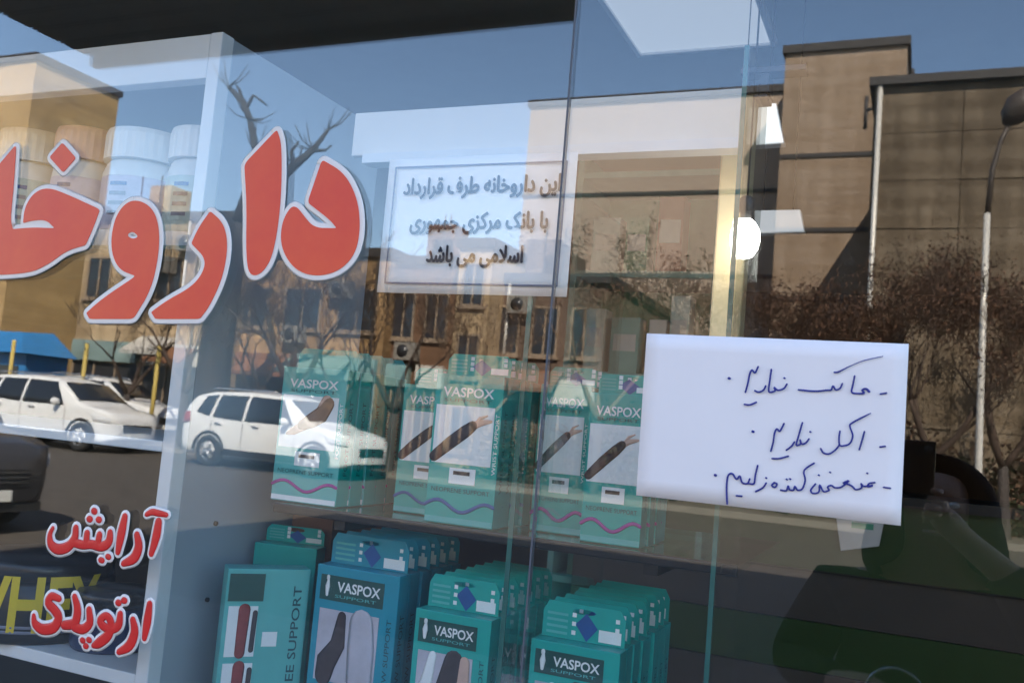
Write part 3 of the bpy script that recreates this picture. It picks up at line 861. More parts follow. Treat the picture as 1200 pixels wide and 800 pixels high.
# canopy over the pavement: its dark underside is mirrored along the top of the window
YA = 1.0
cA = across(104, 70, YA); cB = across(670, 27, YA)
za = (cA.z + cB.z) / 2
aw = thing('canopy', 'dark brown timber canopy jutting out over the pavement above the window', 'canopy', ((cA.x + cB.x) / 2, 0, za))
hw = (cB.x - cA.x) / 2
MB().box((-hw, -YA, 0.05), (hw, -0.023, 0.11)).build('deck', 'awning', aw)
for i in range(9):
    y0 = -YA + 0.03 + i * (YA - 0.08) / 9
    MB().box((-hw + 0.01, y0, 0.025), (hw - 0.01, y0 + (YA - 0.08) / 9 - 0.012, 0.047)).build('plank', 'awning', aw)
MB().box((-hw, -YA - 0.03, 0.0), (hw, -YA - 0.002, 0.16)).build('fascia', 'awning', aw)
for s in (-1, 0, 1):
    MB().tube([(s * (hw - .1), -YA + .05, .11), (s * (hw - .1), -0.03, .75)], .018, 6).build('tie_rod', 'trim_dark', aw)

# ---- the window: two panes with a dark joint
jx = at(655, 250).x
for x0, x1, nm in ((-3.38, jx - 0.0015, 'left pane of the shop window carrying the red lettering'), (jx + 0.0015, 2.58, 'right pane of the shop window with the handwritten sheet')):
    o = MB().box((x0, 0, 0.46), (x1, 0.008, 2.71)).build('window_pane', 'pane')
    tag(o, 'clear reflecting ' + nm, 'window pane', 'panes of the shop window')
tag(MB().box((jx - 0.0012, -0.0005, 0.46), (jx + 0.0012, 0.0085, 2.71)).build('window_joint', 'joint_grey'), 'thin dark sealant joint between the two window panes', 'joint')

# ---- ceiling panels, bulb
def panel(quad, nm):
    ps = [at_z(x, y, ZC) for x, y in quad]
    x0, x1 = min(p.x for p in ps), max(p.x for p in ps); y0, y1 = min(p.y for p in ps), max(p.y for p in ps)
    t = thing('ceiling_light', nm, 'ceiling light', ((x0 + x1) / 2, (y0 + y1) / 2, ZC), 0, 'lit ceiling panels')
    w, d = (x1 - x0) / 2, (y1 - y0) / 2
    f = MB()
    f.box((-w, -d, -.022), (-w + .015, d, -.001)).box((w - .015, -d, -.022), (w, d, -.001)).box((-w + .015, -d, -.022), (w - .015, -d + .015, -.001)).box((-w + .015, d - .015, -.022), (w - .015, d, -.001))
    f.build('frame', 'frame_white', t)
    MB().box((-w + .016, -d + .016, -.014), (w - .016, d - .016, -.004)).build('diffuser', 'led_dim', t)
    return t
panel([(705, -30), (885, -30), (892, 48), (738, 46)], 'large lit ceiling panel close behind the window')
def light_box(nm, quad, Y, m):
    ps = [at(x, y, Y) for x, y in quad]
    c = sum(ps, Vector()) / 4; zb_ = min(p.z for p in ps)
    t = thing('light_box', nm, 'light box', (c.x, Y, zb_), 0, 'hanging light boxes')
    MB().prism([[(p.x - c.x, p.z - zb_) for p in ps]], 0.0, .03).build('casing', 'frame_white', t)
    MB().prism([[((p.x - c.x) * .96, (p.z - zb_ - .05) * .95 + .05) for p in ps]], -.004, -.0005).build('diffuser', m, t)
    for k in (0, 1):
        MB().tube([(ps[k].x - c.x - (.02 if k else -.02), .015, ps[k].z - zb_ - .002), (ps[k].x - c.x - (.02 if k else -.02), .015, ZC - zb_)], .0015, 5).build('cord', 'dark', t)
light_box('bright white light box hanging above the bulb', [(861, 123), (910, 121), (919, 168), (865, 172)], 1.0, 'led')
light_box('flat pale light box hanging right beside the bulb', [(884, 247), (938, 246), (943, 272), (883, 274)], 1.3, 'led_dim')
bp = at(873, 279, 0.11)
bs = abs(at(891, 279, .11).x - bp.x) / .041
b = thing('hanging_bulb', 'bare lit white bulb hanging on a cord beside the cream post', 'bulb', bp)
b.scale = (bs, bs, bs)
MB().lathe([(0.004, -.058), (0.022, -.052), (0.036, -.03), (0.041, -.005), (0.038, .022), (0.026, .042), (0.016, .052)], 20).build('bulb_glass', 'bulb', b)
MB().lathe([(0.016, .0525), (0.017, .07), (0.02, .072), (0.02, .11), (0.008, .118)], 16).build('socket', 'dark', b)
MB().tube([(0, 0, .118), (0, 0, (ZC - bp.z) / bs)], .003, 6).build('cord', 'dark', b)

# ---- white display cabinet at the left
YF = 0.05
pT = at(262, 36, YF); pBt = at(172, 795, YF)
xp = (pT.x + pBt.x) / 2
ztop = at(262, 37, YF).z
zrail = at(255, 90, YF).z
cab = thing('display_cabinet', 'white framed display cabinet against the glass with jars and tubs', 'cabinet', (xp, YF, 0))
XL = -1.35
def cbox(nm, a, b, m, parent=cab, bev=0.002):
    return bevel(MB().box(a, b).build(nm, m, parent), bev)
cbox('post', (-0.026, 0, 0.3), (0, 0.03, ztop), 'frame_white')
cbox('post', (XL, 0, 0.3), (XL + 0.026, 0.03, ztop), 'frame_white')
cbox('top_rail', (XL + 0.027, 0.001, zrail), (-0.027, 0.029, ztop - 0.001), 'frame_white')
cbox('top_board', (XL + 0.01, 0.031, ztop - 0.03), (-0.019, 0.5, ztop - 0.012), 'panel_white')
cbox('side_panel', (-0.018, 0.031, 0.3), (-0.002, 0.52, ztop - 0.001), 'panel_white')
cbox('side_panel', (XL + 0.002, 0.031, 0.3), (XL + 0.018, 0.52, ztop - 0.001), 'panel_white')
zm = at(100, 519, YF).z
cbox('shelf', (XL + 0.027, 0.002, zm), (-0.027, 0.42, zm + 0.018), 'frame_white')
zb = at(90, 790, YF).z
cbox('shelf', (XL + 0.027, 0.002, zb), (-0.027, 0.42, zb + 0.022), 'frame_white')
zj = at(190, 298, 0.2).z
cbox('glass_shelf', (XL + 0.027, 0.06, zj - 0.008), (-0.019, 0.42, zj - 0.001), 'shelf_glass')
for z in (zm - .25, zm - .12, 1.9):
    MB().lathe([(0.004, 0), (0.004, .004)], 10).build('peg_hole', 'dark', cab).matrix_local = Matrix.Translation((-0.001, 0.12, z)) @ Matrix.Rotation(radians(90), 4, 'Y')

def jar(px, ytop, Y, wpx, lab, lid='jar_white', body='jar_white', label='jar_label', z0=None, h=None, grp='white supplement jars on the glass shelf'):
    c = at(px, ytop, Y); e = at(px + wpx / 2, ytop, Y)
    r = abs(e.x - c.x)
    z0 = zj if z0 is None else z0
    h = c.z - z0
    t = thing('supplement_jar', lab, 'jar', (c.x, Y, z0), radians(35) + random.uniform(-.3, .3), grp)
    MB().lathe([(r * .93, 0), (r * .96, .005), (r * .97, h * .10), (r * .97, h * .62), (r * .9, h * .70), (r * .82, h * .735)], 32).build('body', body, t)
    MB().lathe([(r * .975, h * .14), (r * .982, h * .145), (r * .982, h * .58), (r * .975, h * .585)], 32).build('label', label, t)
    ld = MB()
    N = 60; pr = [(1.0, h * .737), (1.0, h * .95), (.96, h * .99), (.85, h)]
    vs = []; fs = []
    for rr, z in pr: vs += [((r * rr - (0.0012 if k % 2 and rr == 1.0 else 0)) * cos(2 * pi * k / N), (r * rr - (0.0012 if k % 2 and rr == 1.0 else 0)) * sin(2 * pi * k / N), z) for k in range(N)]
    for i in range(len(pr) - 1):
        for k in range(N): fs.append((i * N + k, i * N + (k + 1) % N, (i + 1) * N + (k + 1) % N, (i + 1) * N + k))
    fs.append(tuple(range(3 * N, 4 * N))); fs.append(tuple(reversed(range(N))))
    ld.add(vs, fs, False).build('lid', lid, t)
    for k in range(4):
        a0 = -1.9 + 0.1 * k
        MB().add([(r * 1.0 * cos(a), r * 1.0 * sin(a), h * (.5 - .08 * k) + dz) for dz in (0, h * .03) for a in (-2.0, -1.85, -1.7, -1.55)], [(0, 1, 5, 4), (1, 2, 6, 5), (2, 3, 7, 6)]).build('print_line', 'print_blue' if k == 0 else 'grey_line', t)
    return t
jar(108, 157, 0.22, 56, 'jar with a pinkish lid, between two white lidded jars', 'jar_pink', 'jar_white')
jar(176, 161, 0.20, 72, 'wide white jar with a lilac label', 'jar_white', 'jar_white')
jar(245, 158, 0.21, 66, 'white jar with a pale green label, half behind the white post', 'jar_white', 'jar_white', 'jar_label_green')
jar(45, 160, 0.24, 58, 'white jar behind the first red letters', 'jar_white', 'jar_white', 'jar_label_green')

# text meshes -------------------------------------------------------
_txt = {}
def text_mesh(s, bold=0.0, extrude=0.0):
    key = (s, bold, extrude)
    if key in _txt: return _txt[key]
    c = bpy.data.curves.new('text', 'FONT')
    c.body = s; c.align_x = 'CENTER'; c.align_y = 'CENTER'; c.size = 1.0; c.offset = bold; c.extrude = extrude; c.resolution_u = 3
    o = bpy.data.objects.new('text', c); COL.objects.link(o)
    bpy.context.view_layer.update()
    dg = bpy.context.evaluated_depsgraph_get()
    me = bpy.data.meshes.new_from_object(o.evaluated_get(dg))
    bpy.data.objects.remove(o)
    xs = [v.co.x for v in me.vertices]; ys = [v.co.y for v in me.vertices]
    cx, cy = (min(xs) + max(xs)) / 2, (min(ys) + max(ys)) / 2
    w, h = max(xs) - min(xs), max(ys) - min(ys)
    _txt[key] = (me, cx, cy, w, h)
    return _txt[key]
def put_text(name, s, m, parent, center, width=None, height=None, bold=0.0, vertical=False, face='front', heavy=0.0):
    """lettering standing upright, facing -y (front) or +x (side); heavy thickens the strokes by that many metres"""
    me0, cx, cy, w, h = text_mesh(s, bold)
    kx = width / w if width else height / h
    ky = height / h if height else kx
    mb = MB()
    offs = [(0, 0)] if not heavy else [(-heavy, 0), (heavy, 0), (0, -heavy), (0, heavy), (-heavy * .7, heavy * .7), (heavy * .7, -heavy * .7)]
    for q, (ox, oz) in enumerate(offs):
        vs = []
        for v in me0.vertices:
            a, b = (v.co.x - cx) * kx + ox, (v.co.y - cy) * ky + oz
            if vertical: a, b = -b, a
            vs.append((center[0] + a, center[1] - q * .00012, center[2] + b) if face == 'front' else (center[0], center[1] + a, center[2] + b))
        mb.add(vs, [tuple(p.vertices) for p in me0.polygons])
    return mb.build(name, m, parent, fix=False)

# whey tubs at the bottom
def tub(px, Y, wpx, ytop, lab, body, txt=None):
    c = at(px, ytop, Y); r = abs(at(px + wpx / 2, ytop, Y).x - c.x)
    z0 = zb + 0.0225; h = c.z - z0
    t = thing('powder_tub', lab, 'tub', (c.x, Y, z0), radians(42), 'dark powder tubs on the bottom shelf')
    MB().lathe([(r * .95, 0), (r, .006), (r, h * .72), (r * .93, h * .77)], 36).build('body', body, t)
    MB().lathe([(r * .97, h * .772), (r * .97, h * .96), (r * .93, h)], 36).build('lid', 'tub_black', t)
    if txt:
        me0, cx, cy, w, hh = text_mesh(txt, 0.03)
        k = r * 1.75 / w
        vs = []
        for v in me0.vertices:
            a = (v.co.x - cx) * k / r * 1.1
            rr = r + 0.0015
            vs.append((rr * sin(a), -rr * cos(a), h * .5 + (v.co.y - cy) * k * 1.7))
        MB().add(vs, [tuple(p.vertices) for p in me0.polygons]).build('lettering', 'yellow', t, fix=False)
        for q, wd in ((.2, .9), (.14, .6)):
            pr = [(r + .001, h * q), (r + .0015, h * q + .001), (r + .0015, h * (q + .03)), (r + .001, h * (q + .03) + .001)]
            MB().lathe(pr, 36).build('stripe', 'grey_line', t)
    return t
tub(52, 0.15, 122, 648, 'black powder tub with tall yellow WHEY lettering', 'tub_black', 'WHEY')
tub(140, 0.16, 74, 690, 'smaller dark blue tub beside the yellow lettered tub', 'tub_blue')
# small bottle with a white cap between
c = at(38, 640, 0.3)

# ---- header board above the notice
hb = thing('header_board', 'long white header board across the display above the printed notice', 'board', (at(640, 150, .1).x, 0.1, at(640, 176, .1).z))
hx0 = at(411, 185, .1).x - hb.location.x; hx1 = at(868, 165, .1).x - hb.location.x
hh = at(640, 118, .1).z - hb.location.z
bevel(MB().box((hx0, 0, 0.004), (hx1, 0.012, hh)).build('board', 'header_white', hb), 0.002)
MB().box((hx0 + 0.03, -0.012, -0.012), (hx1, 0.02, 0.003)).build('bottom_rail', 'frame_white', hb)
# ---- printed notice
FORMS = {'ا': (0xFE8D, 0xFE8E), 'آ': (0xFE81, 0xFE82), 'ب': (0xFE8F, 0xFE90, 0xFE91, 0xFE92), 'ج': (0xFE9D, 0xFE9E, 0xFE9F, 0xFEA0), 'خ': (0xFEA5, 0xFEA6, 0xFEA7, 0xFEA8),
         'د': (0xFEA9, 0xFEAA), 'ر': (0xFEAD, 0xFEAE), 'ز': (0xFEAF, 0xFEB0), 'س': (0xFEB1, 0xFEB2, 0xFEB3, 0xFEB4), 'ش': (0xFEB5, 0xFEB6, 0xFEB7, 0xFEB8),
         'ط': (0xFEC1, 0xFEC2, 0xFEC3, 0xFEC4), 'ف': (0xFED1, 0xFED2, 0xFED3, 0xFED4), 'ق': (0xFED5, 0xFED6, 0xFED7, 0xFED8), 'ک': (0xFB8E, 0xFB8F, 0xFB90, 0xFB91),
         'ل': (0xFEDD, 0xFEDE, 0xFEDF, 0xFEE0), 'م': (0xFEE1, 0xFEE2, 0xFEE3, 0xFEE4), 'ن': (0xFEE5, 0xFEE6, 0xFEE7, 0xFEE8), 'ه': (0xFEE9, 0xFEEA, 0xFEEB, 0xFEEC),
         'و': (0xFEED, 0xFEEE), 'ی': (0xFBFC, 0xFBFD, 0xFBFE, 0xFBFF)}
def shape(s):
    out = []
    s = s.replace('لا', '\u0001')
    for i, ch in enumerate(s):
        if ch == '\u0001':
            pj = i > 0 and s[i - 1] in FORMS and len(FORMS[s[i - 1]]) == 4
            out.append(chr(0xFEFC if pj else 0xFEFB)); continue
        if ch not in FORMS: out.append(ch); continue
        f = FORMS[ch]
        pj = i > 0 and s[i - 1] in FORMS and len(FORMS[s[i - 1]]) == 4
        nj = len(f) == 4 and i + 1 < len(s) and (s[i + 1] in FORMS or s[i + 1] == '\u0001')
        out.append(chr(f[(3 if nj else 1) if pj else (2 if nj else 0)]))
    return ''.join(reversed(out))
YN = 0.02
nc = [at(456, 184, YN), at(677, 181, YN), at(664, 347, YN), at(443, 343, YN)]
nx0, nx1 = (nc[0].x + nc[3].x) / 2, (nc[1].x + nc[2].x) / 2
nz0, nz1 = (nc[2].z + nc[3].z) / 2, (nc[0].z + nc[1].z) / 2
no = thing('printed_notice', 'white printed notice of three bold lines in a thin grey border', 'notice', ((nx0 + nx1) / 2, YN, nz0))
nw, nh = (nx1 - nx0) / 2, nz1 - nz0
# slightly bowed sheet
vs, fs = [], []
for i in range(13):
    x = -nw + 2 * nw * i / 12
    for k in range(9):
        z = nh * k / 8
        vs.append((x, 0.0012 * sin(i * .7) + 0.0015 * (k / 8 - .5) ** 2, z))
for i in range(12):
    for k in range(8):
        a = i * 9 + k; fs.append((a, a + 9, a + 10, a + 1))
so = MB().add(vs, fs, True).build('sheet', 'notice_paper', no, fix=False)
sd = so.modifiers.new('solid', 'SOLIDIFY'); sd.thickness = 0.0006; sd.offset = 1
bo_ = MB()
m_ = 0.014
for (a, b) in (((-nw + m_, m_), (nw - m_, m_)), ((nw - m_, m_), (nw - m_, nh - m_)), ((nw - m_, nh - m_), (-nw + m_, nh - m_)), ((-nw + m_, nh - m_), (-nw + m_, m_))):
    bo_.tube([(a[0], -.003, a[1]), (b[0], -.003, b[1])], .0013, 6, flat=.0004)
bo_.build('border', 'grey_line', no)
for s, cx, cy, wpx in (('این داروخانه طرف قرارداد', 563, 220, 182), ('با بانک مرکزی جمهوری', 560, 262, 160), ('اسلامی می باشد', 556, 301, 112)):
    p = at(cx, cy, YN); wd = abs(at(cx + wpx / 2, cy, YN).x - at(cx - wpx / 2, cy, YN).x)
    put_text('text_line', shape(s), 'ink_black', no, (p.x - no.location.x, -.0032, p.z - nz0), width=wd, height=abs(at(cx, cy - 12.5, YN).z - at(cx, cy + 12.5, YN).z), heavy=.0010)

# ---- handwritten sheet on the outside of the glass
YP = -0.0035
qs = [at(758, 390.5, YP), at(1065, 403, YP), at(1055.5, 615.5, YP), at(745.5, 580, YP)]
pc = sum(qs, Vector()) / 4
hs = thing('handwritten_sheet', 'white paper sheet with three lines of blue handwriting taped to the glass', 'paper', (pc.x, YP, qs[3].z))
hl = hs.location
vs, fs = [], []
for i in range(17):
    for k in range(11):
        u, v = i / 16, k / 10
        p = (qs[3] * (1 - u) + qs[2] * u) * (1 - v) + (qs[0] * (1 - u) + qs[1] * u) * v
        lift = -0.004 * max(0, u - .75) * max(0, .4 - v) * 8 - 0.0006 * sin(u * 5 + v * 3)
        vs.append((p.x - hl.x, lift, p.z - hl.z))
for i in range(16):
    for k in range(10):
        a = i * 11 + k; fs.append((a, a + 11, a + 12, a + 1))
so = MB().add(vs, fs, True).build('sheet', 'paper', hs, fix=False)
sd = so.modifiers.new('solid', 'SOLIDIFY'); sd.thickness = 0.0004; sd.offset = -1
def hp(c):  # crop pixels of the sheet -> photograph
    return (820 + c[0] / 3.635, 400 + c[1] / 3.635)
def pen(name, strokes, parent, m, conv, rpx, Y, flat=0.0003, k=5):
    mb = MB()
    for st in strokes:
        pts = [(*conv(q[:2]), (q[2] if len(q) > 2 else rpx)) for q in st]
        if len(pts) == 1: pts = [(pts[0][0] - .4, pts[0][1], pts[0][2]), (pts[0][0] + .4, pts[0][1] + .3, pts[0][2])]
        c = crom(pts, k) if len(pts) > 2 else pts
        P3, R = [], []
        for x, y, r in c:
            p = at(x, y, parent.location.y); P3.append((p.x - parent.location.x, Y, p.z - parent.location.z))
            R.append(max(0.0002, abs(at(x + r, y, parent.location.y).x - p.x)))
        mb.tube(P3, R, 8, flat=flat)
    return mb.build(name, m, parent)
L1 = [[(770, 224), (795, 220)], [(722, 214, 1.5), (708, 202, 1.4), (692, 208, 1.2), (700, 220, 1.3), (672, 222), (648, 216), (653, 185), (660, 148)],
      [(608, 180), (598, 200), (580, 206), (568, 190), (560, 207), (540, 208), (490, 212), (422, 206)], [(574, 132), (592, 130), (640, 106, .6), (700, 82, .55), (780, 64, .5)],
      [(372, 182), (360, 200), (335, 208), (318, 196), (322, 210), (296, 214), (300, 165), (306, 120)], [(362, 156)],
      [(282, 190), (272, 208), (252, 216), (236, 210)], [(250, 108), (236, 134), (224, 122), (214, 140), (206, 180), (196, 216)], [(192, 268), (215, 270), (242, 259)], [(127, 157, 1.6)]]
L2 = [[(768, 449), (790, 446)], [(702, 384), (692, 420), (680, 460)], [(728, 306, .6), (690, 325), (648, 348), (640, 362), (652, 400), (640, 434), (612, 444), (596, 440), (594, 410), (598, 382)],
      [(596, 440), (578, 462), (552, 478), (528, 474), (516, 456)], [(466, 415), (452, 432), (436, 436), (428, 418), (430, 436), (412, 440), (424, 395), (438, 346)], [(472, 384)],
      [(404, 428), (392, 446), (370, 462)], [(360, 350), (342, 382), (330, 372), (320, 390), (314, 430), (304, 466)], [(310, 498), (340, 498), (378, 488)], [(228, 383, 1.6)]]
L3 = [[(784, 620), (812, 624)], [(746, 600), (722, 604), (716, 618), (738, 612), (700, 616), (688, 604), (690, 622), (665, 630), (650, 616), (630, 606), (612, 602), (636, 592), (606, 618), (578, 622), (560, 612), (545, 620), (552, 632), (528, 638), (512, 610), (508, 640), (484, 646), (474, 632), (494, 606)],
      [(488, 518), (456, 538), (444, 556), (450, 590), (438, 626), (418, 632), (406, 616), (400, 632), (384, 630), (378, 614), (370, 634), (346, 632)], [(320, 600), (308, 612), (322, 620), (330, 606), (318, 600)],
      [(284, 602), (270, 622), (240, 638)], [(248, 528), (238, 570), (232, 604), (210, 604)], [(214, 585), (204, 604), (182, 600), (172, 572), (158, 586), (140, 562), (122, 572), (116, 620), (118, 690)], [(158, 656), (180, 658)],
      [(508, 568)], [(556, 556)], [(714, 560)], [(386, 584)], [(372, 586)], [(284, 580)], [(68, 568, 1.6)]]
for L in (L1, L2, L3):
    pen('handwriting', L, hs, 'ink_blue', hp, 1.1, -0.0022, 0.0004)
for (x, y) in ((1040, 402), (775, 394)):
    pass

# ---- big red lettering on the glass: letter by letter
def decal(name, label, letters, group=None):
    allp = [q for lt in letters for q in lt[0]]
    cx = sum(q[0] for q in allp) / len(allp); cy = max(q[1] for q in allp)
    b = at(cx, cy, 0); b.y = -0.002
    t = thing(name, label, 'lettering', b, 0, group)
    def cv(q): p = at(q[0], q[1], 0); return (p.x - b.x, p.z - b.z)
    for loops in letters:
        sm = [[cv(q) for q in smooth_loop(lp)] for lp in loops]
        o = MB().prism(sm, -0.0012, -0.0018).build('letter', 'red_vinyl', t)
        ol = MB()
        for lp in sm:
            r = 0.0086 if lp is sm[0] else 0.004
            ol.tube([(x, -0.0002, z) for x, z in lp] + [(lp[0][0], -0.0002, lp[0][1])], r, 8, flat=0.0006, cap=False)
        ol.build('white_outline', 'white_vinyl', o)
    return t
def smooth_loop(lp):
    """points with a third value 1 stay corners; others are rounded"""
    n = len(lp); out = []
    for i in range(n):
        p = lp[i]; a = lp[i - 1]; c = lp[(i + 1) % n]
        if len(p) > 2 and p[2]:
            q = 0.12
        else: q = 0.5
        s = (p[0] + (a[0] - p[0]) * q, p[1] + (a[1] - p[1]) * q); e = (p[0] + (c[0] - p[0]) * q, p[1] + (c[1] - p[1]) * q)
        for k in range(6):
            t = k / 6 if q == 0.5 else k / 5
            out.append(((1 - t) ** 2 * s[0] + 2 * t * (1 - t) * p[0] + t * t * e[0], (1 - t) ** 2 * s[1] + 2 * t * (1 - t) * p[1] + t * t * e[1]))
    return out
DAL = [(379, 188, 1), (405, 203), (420, 232), (424, 264), (419, 297), (400, 318), (372, 325), (347, 317), (331, 292), (331, 264), (341, 244), (349, 242), (358, 254), (370, 268), (396, 268, 1), (388, 258), (362, 238, 1)]
ALEF = [(326, 153, 1), (332, 170), (331, 240), (322, 300), (308, 322), (294, 324), (290, 300), (291, 240), (288, 193, 1)]
RE = [(248, 248, 1), (264, 262), (269, 288), (263, 325), (248, 358), (236, 374, 1), (184, 374, 1), (179, 366, 1), (198, 352), (226, 337), (240, 320), (243, 303), (226, 286, 1), (234, 268)]
VAV = [(166, 235), (182, 246), (189, 270), (187, 305), (178, 342), (158, 374, 1), (107, 374, 1), (103, 367, 1), (122, 350), (161, 324, 1), (140, 316), (131, 290), (136, 256), (150, 237)]
VAVH = [(150, 276), (157, 271), (165, 278), (157, 281)]
KHE = [(21, 170, 1), (18, 220), (14, 258), (17, 269, 1), (40, 267), (66, 268, 1), (56, 258), (40, 259), (29, 262, 1), (31, 243), (42, 226), (58, 220), (80, 228), (119, 246, 1), (111, 268), (102, 288, 1), (80, 294), (58, 311), (30, 323), (-90, 323, 1), (-90, 260, 1), (-34, 238), (-8, 204)]
DOT = [(75, 168, 1), (91, 186, 1), (76, 203, 1), (60, 185, 1)]
decal('red_lettering', 'large red white edged letters of the pharmacy name stuck on the glass', [[DAL], [ALEF], [RE], [VAV, VAVH], [KHE], [DOT]])

# ---- the two smaller red words
def word(label, letters):
    conv = lambda q: (q[0] / 2.963, 530 + q[1] / 2.963)
    allp = [conv(q) for lt in letters for st in lt for q in st]
    b = at(sum(q[0] for q in allp) / len(allp), max(q[1] for q in allp), 0); b.y = -0.002
    t = thing('red_lettering', label, 'lettering', b, 0, 'small red words on the glass')
    for lt in letters:
        red = [[(q[0], q[1], q[2] / 2.963) for q in st] for st in lt]
        wh = [[(q[0], q[1], q[2] / 2.963 + 2.6) for q in st] for st in lt]
        o = pen('letter', red, t, 'small_red_vinyl', conv, 1, -0.0018, 0.0005, 4)
        w = pen('white_outline', wh, t, 'white_vinyl', conv, 1, -0.0004, 0.0006, 4)
        w.parent = o
    return t
word('small red white edged word on the glass, the upper of two', [
    [[(512, 214, 7), (530, 206, 9), (552, 210, 9), (580, 216, 7)], [(553, 240, 12), (545, 290, 14), (528, 350, 9)]],
    [[(478, 285, 10), (484, 325, 14), (468, 365, 15), (432, 384, 9)]],
    [[(436, 222, 10), (424, 280, 14), (412, 344, 9)]],
    [[(385, 278, 10), (380, 310, 13), (355, 326, 13), (320, 318, 12), (290, 320, 12), (262, 312, 12)], [(348, 285, 10), (343, 312, 11)], [(305, 280, 10), (302, 312, 11)], [(352, 372, 8), (358, 374, 8)], [(376, 360, 8), (381, 362, 8)],
     [(328, 202, 9), (332, 204, 9)], [(312, 230, 9), (316, 231, 9)], [(344, 232, 9), (348, 233, 9)], [(266, 262, 10), (262, 295, 12), (240, 325, 14), (205, 335, 14), (180, 318, 12), (176, 285, 8), (186, 262, 6)]]])
word('small red white edged word on the glass, the lower of two', [
    [[(522, 525, 10), (514, 585, 14), (504, 642, 9)]],
    [[(464, 580, 10), (470, 622, 14), (452, 668, 15), (416, 690, 9)]],
    [[(412, 520, 9), (416, 521, 9)], [(432, 512, 9), (436, 513, 9)], [(420, 560, 10), (414, 598, 13), (388, 612, 12), (360, 600, 12), (352, 580, 12), (372, 565, 10), (388, 590, 13), (378, 632, 15), (345, 660, 14), (328, 668, 8)]],
    [[(312, 545, 10), (314, 590, 13), (290, 612, 13), (262, 605, 12)], [(288, 650, 8), (292, 652, 8)], [(310, 648, 8), (314, 650, 8)], [(299, 670, 8), (303, 671, 8)], [(262, 500, 9), (272, 545, 13), (262, 590, 14), (226, 598, 12)]],
    [[(208, 506, 9), (182, 498, 11), (170, 520, 12), (192, 545, 13), (206, 572, 14), (190, 605, 15), (150, 612, 14), (124, 592, 11), (120, 566, 7)]]])

# ================================================================== THE GOODS
YS = 0.13                                           # front of the glass shelf
zs = at(640, 632, YS).z                             # its height
xs0, xs1 = at(322, 600, YS).x, at(866, 650, YS).x
sh = thing('glass_shelf', 'green tinted glass shelf with a dark metal front edge carrying the upper cartons', 'shelf', ((xs0 + xs1) / 2, YS, zs))
hwS = (xs1 - xs0) / 2
MB().box((-hwS, 0.004, -0.010), (hwS, 0.42, -0.001)).build('glass_plate', 'shelf_glass', sh)
bevel(MB().box((-hwS, -0.006, -0.014), (hwS, 0.0035, 0.001)).build('front_edge', 'shelf_metal', sh), 0.002)
for x in (-hwS + .12, hwS - .12):
    MB().box((x - .01, .01, -.03), (x + .01, .4, -.0105)).build('bracket', 'shelf_metal', sh)
zl = at(530, 722, 0.16).z - 0.235                  # lower shelf
sh2 = thing('glass_shelf', 'glass shelf below the large teal cartons', 'shelf', ((xs0 + xs1) / 2, 0.1, zl))
MB().box((-hwS, 0.0, -0.010), (hwS, 0.45, -0.001)).build('glass_plate', 'shelf_glass', sh2)
bevel(MB().box((-hwS, -0.008, -0.014), (hwS, -0.0005, 0.001)).build('front_edge', 'shelf_metal', sh2), 0.002)

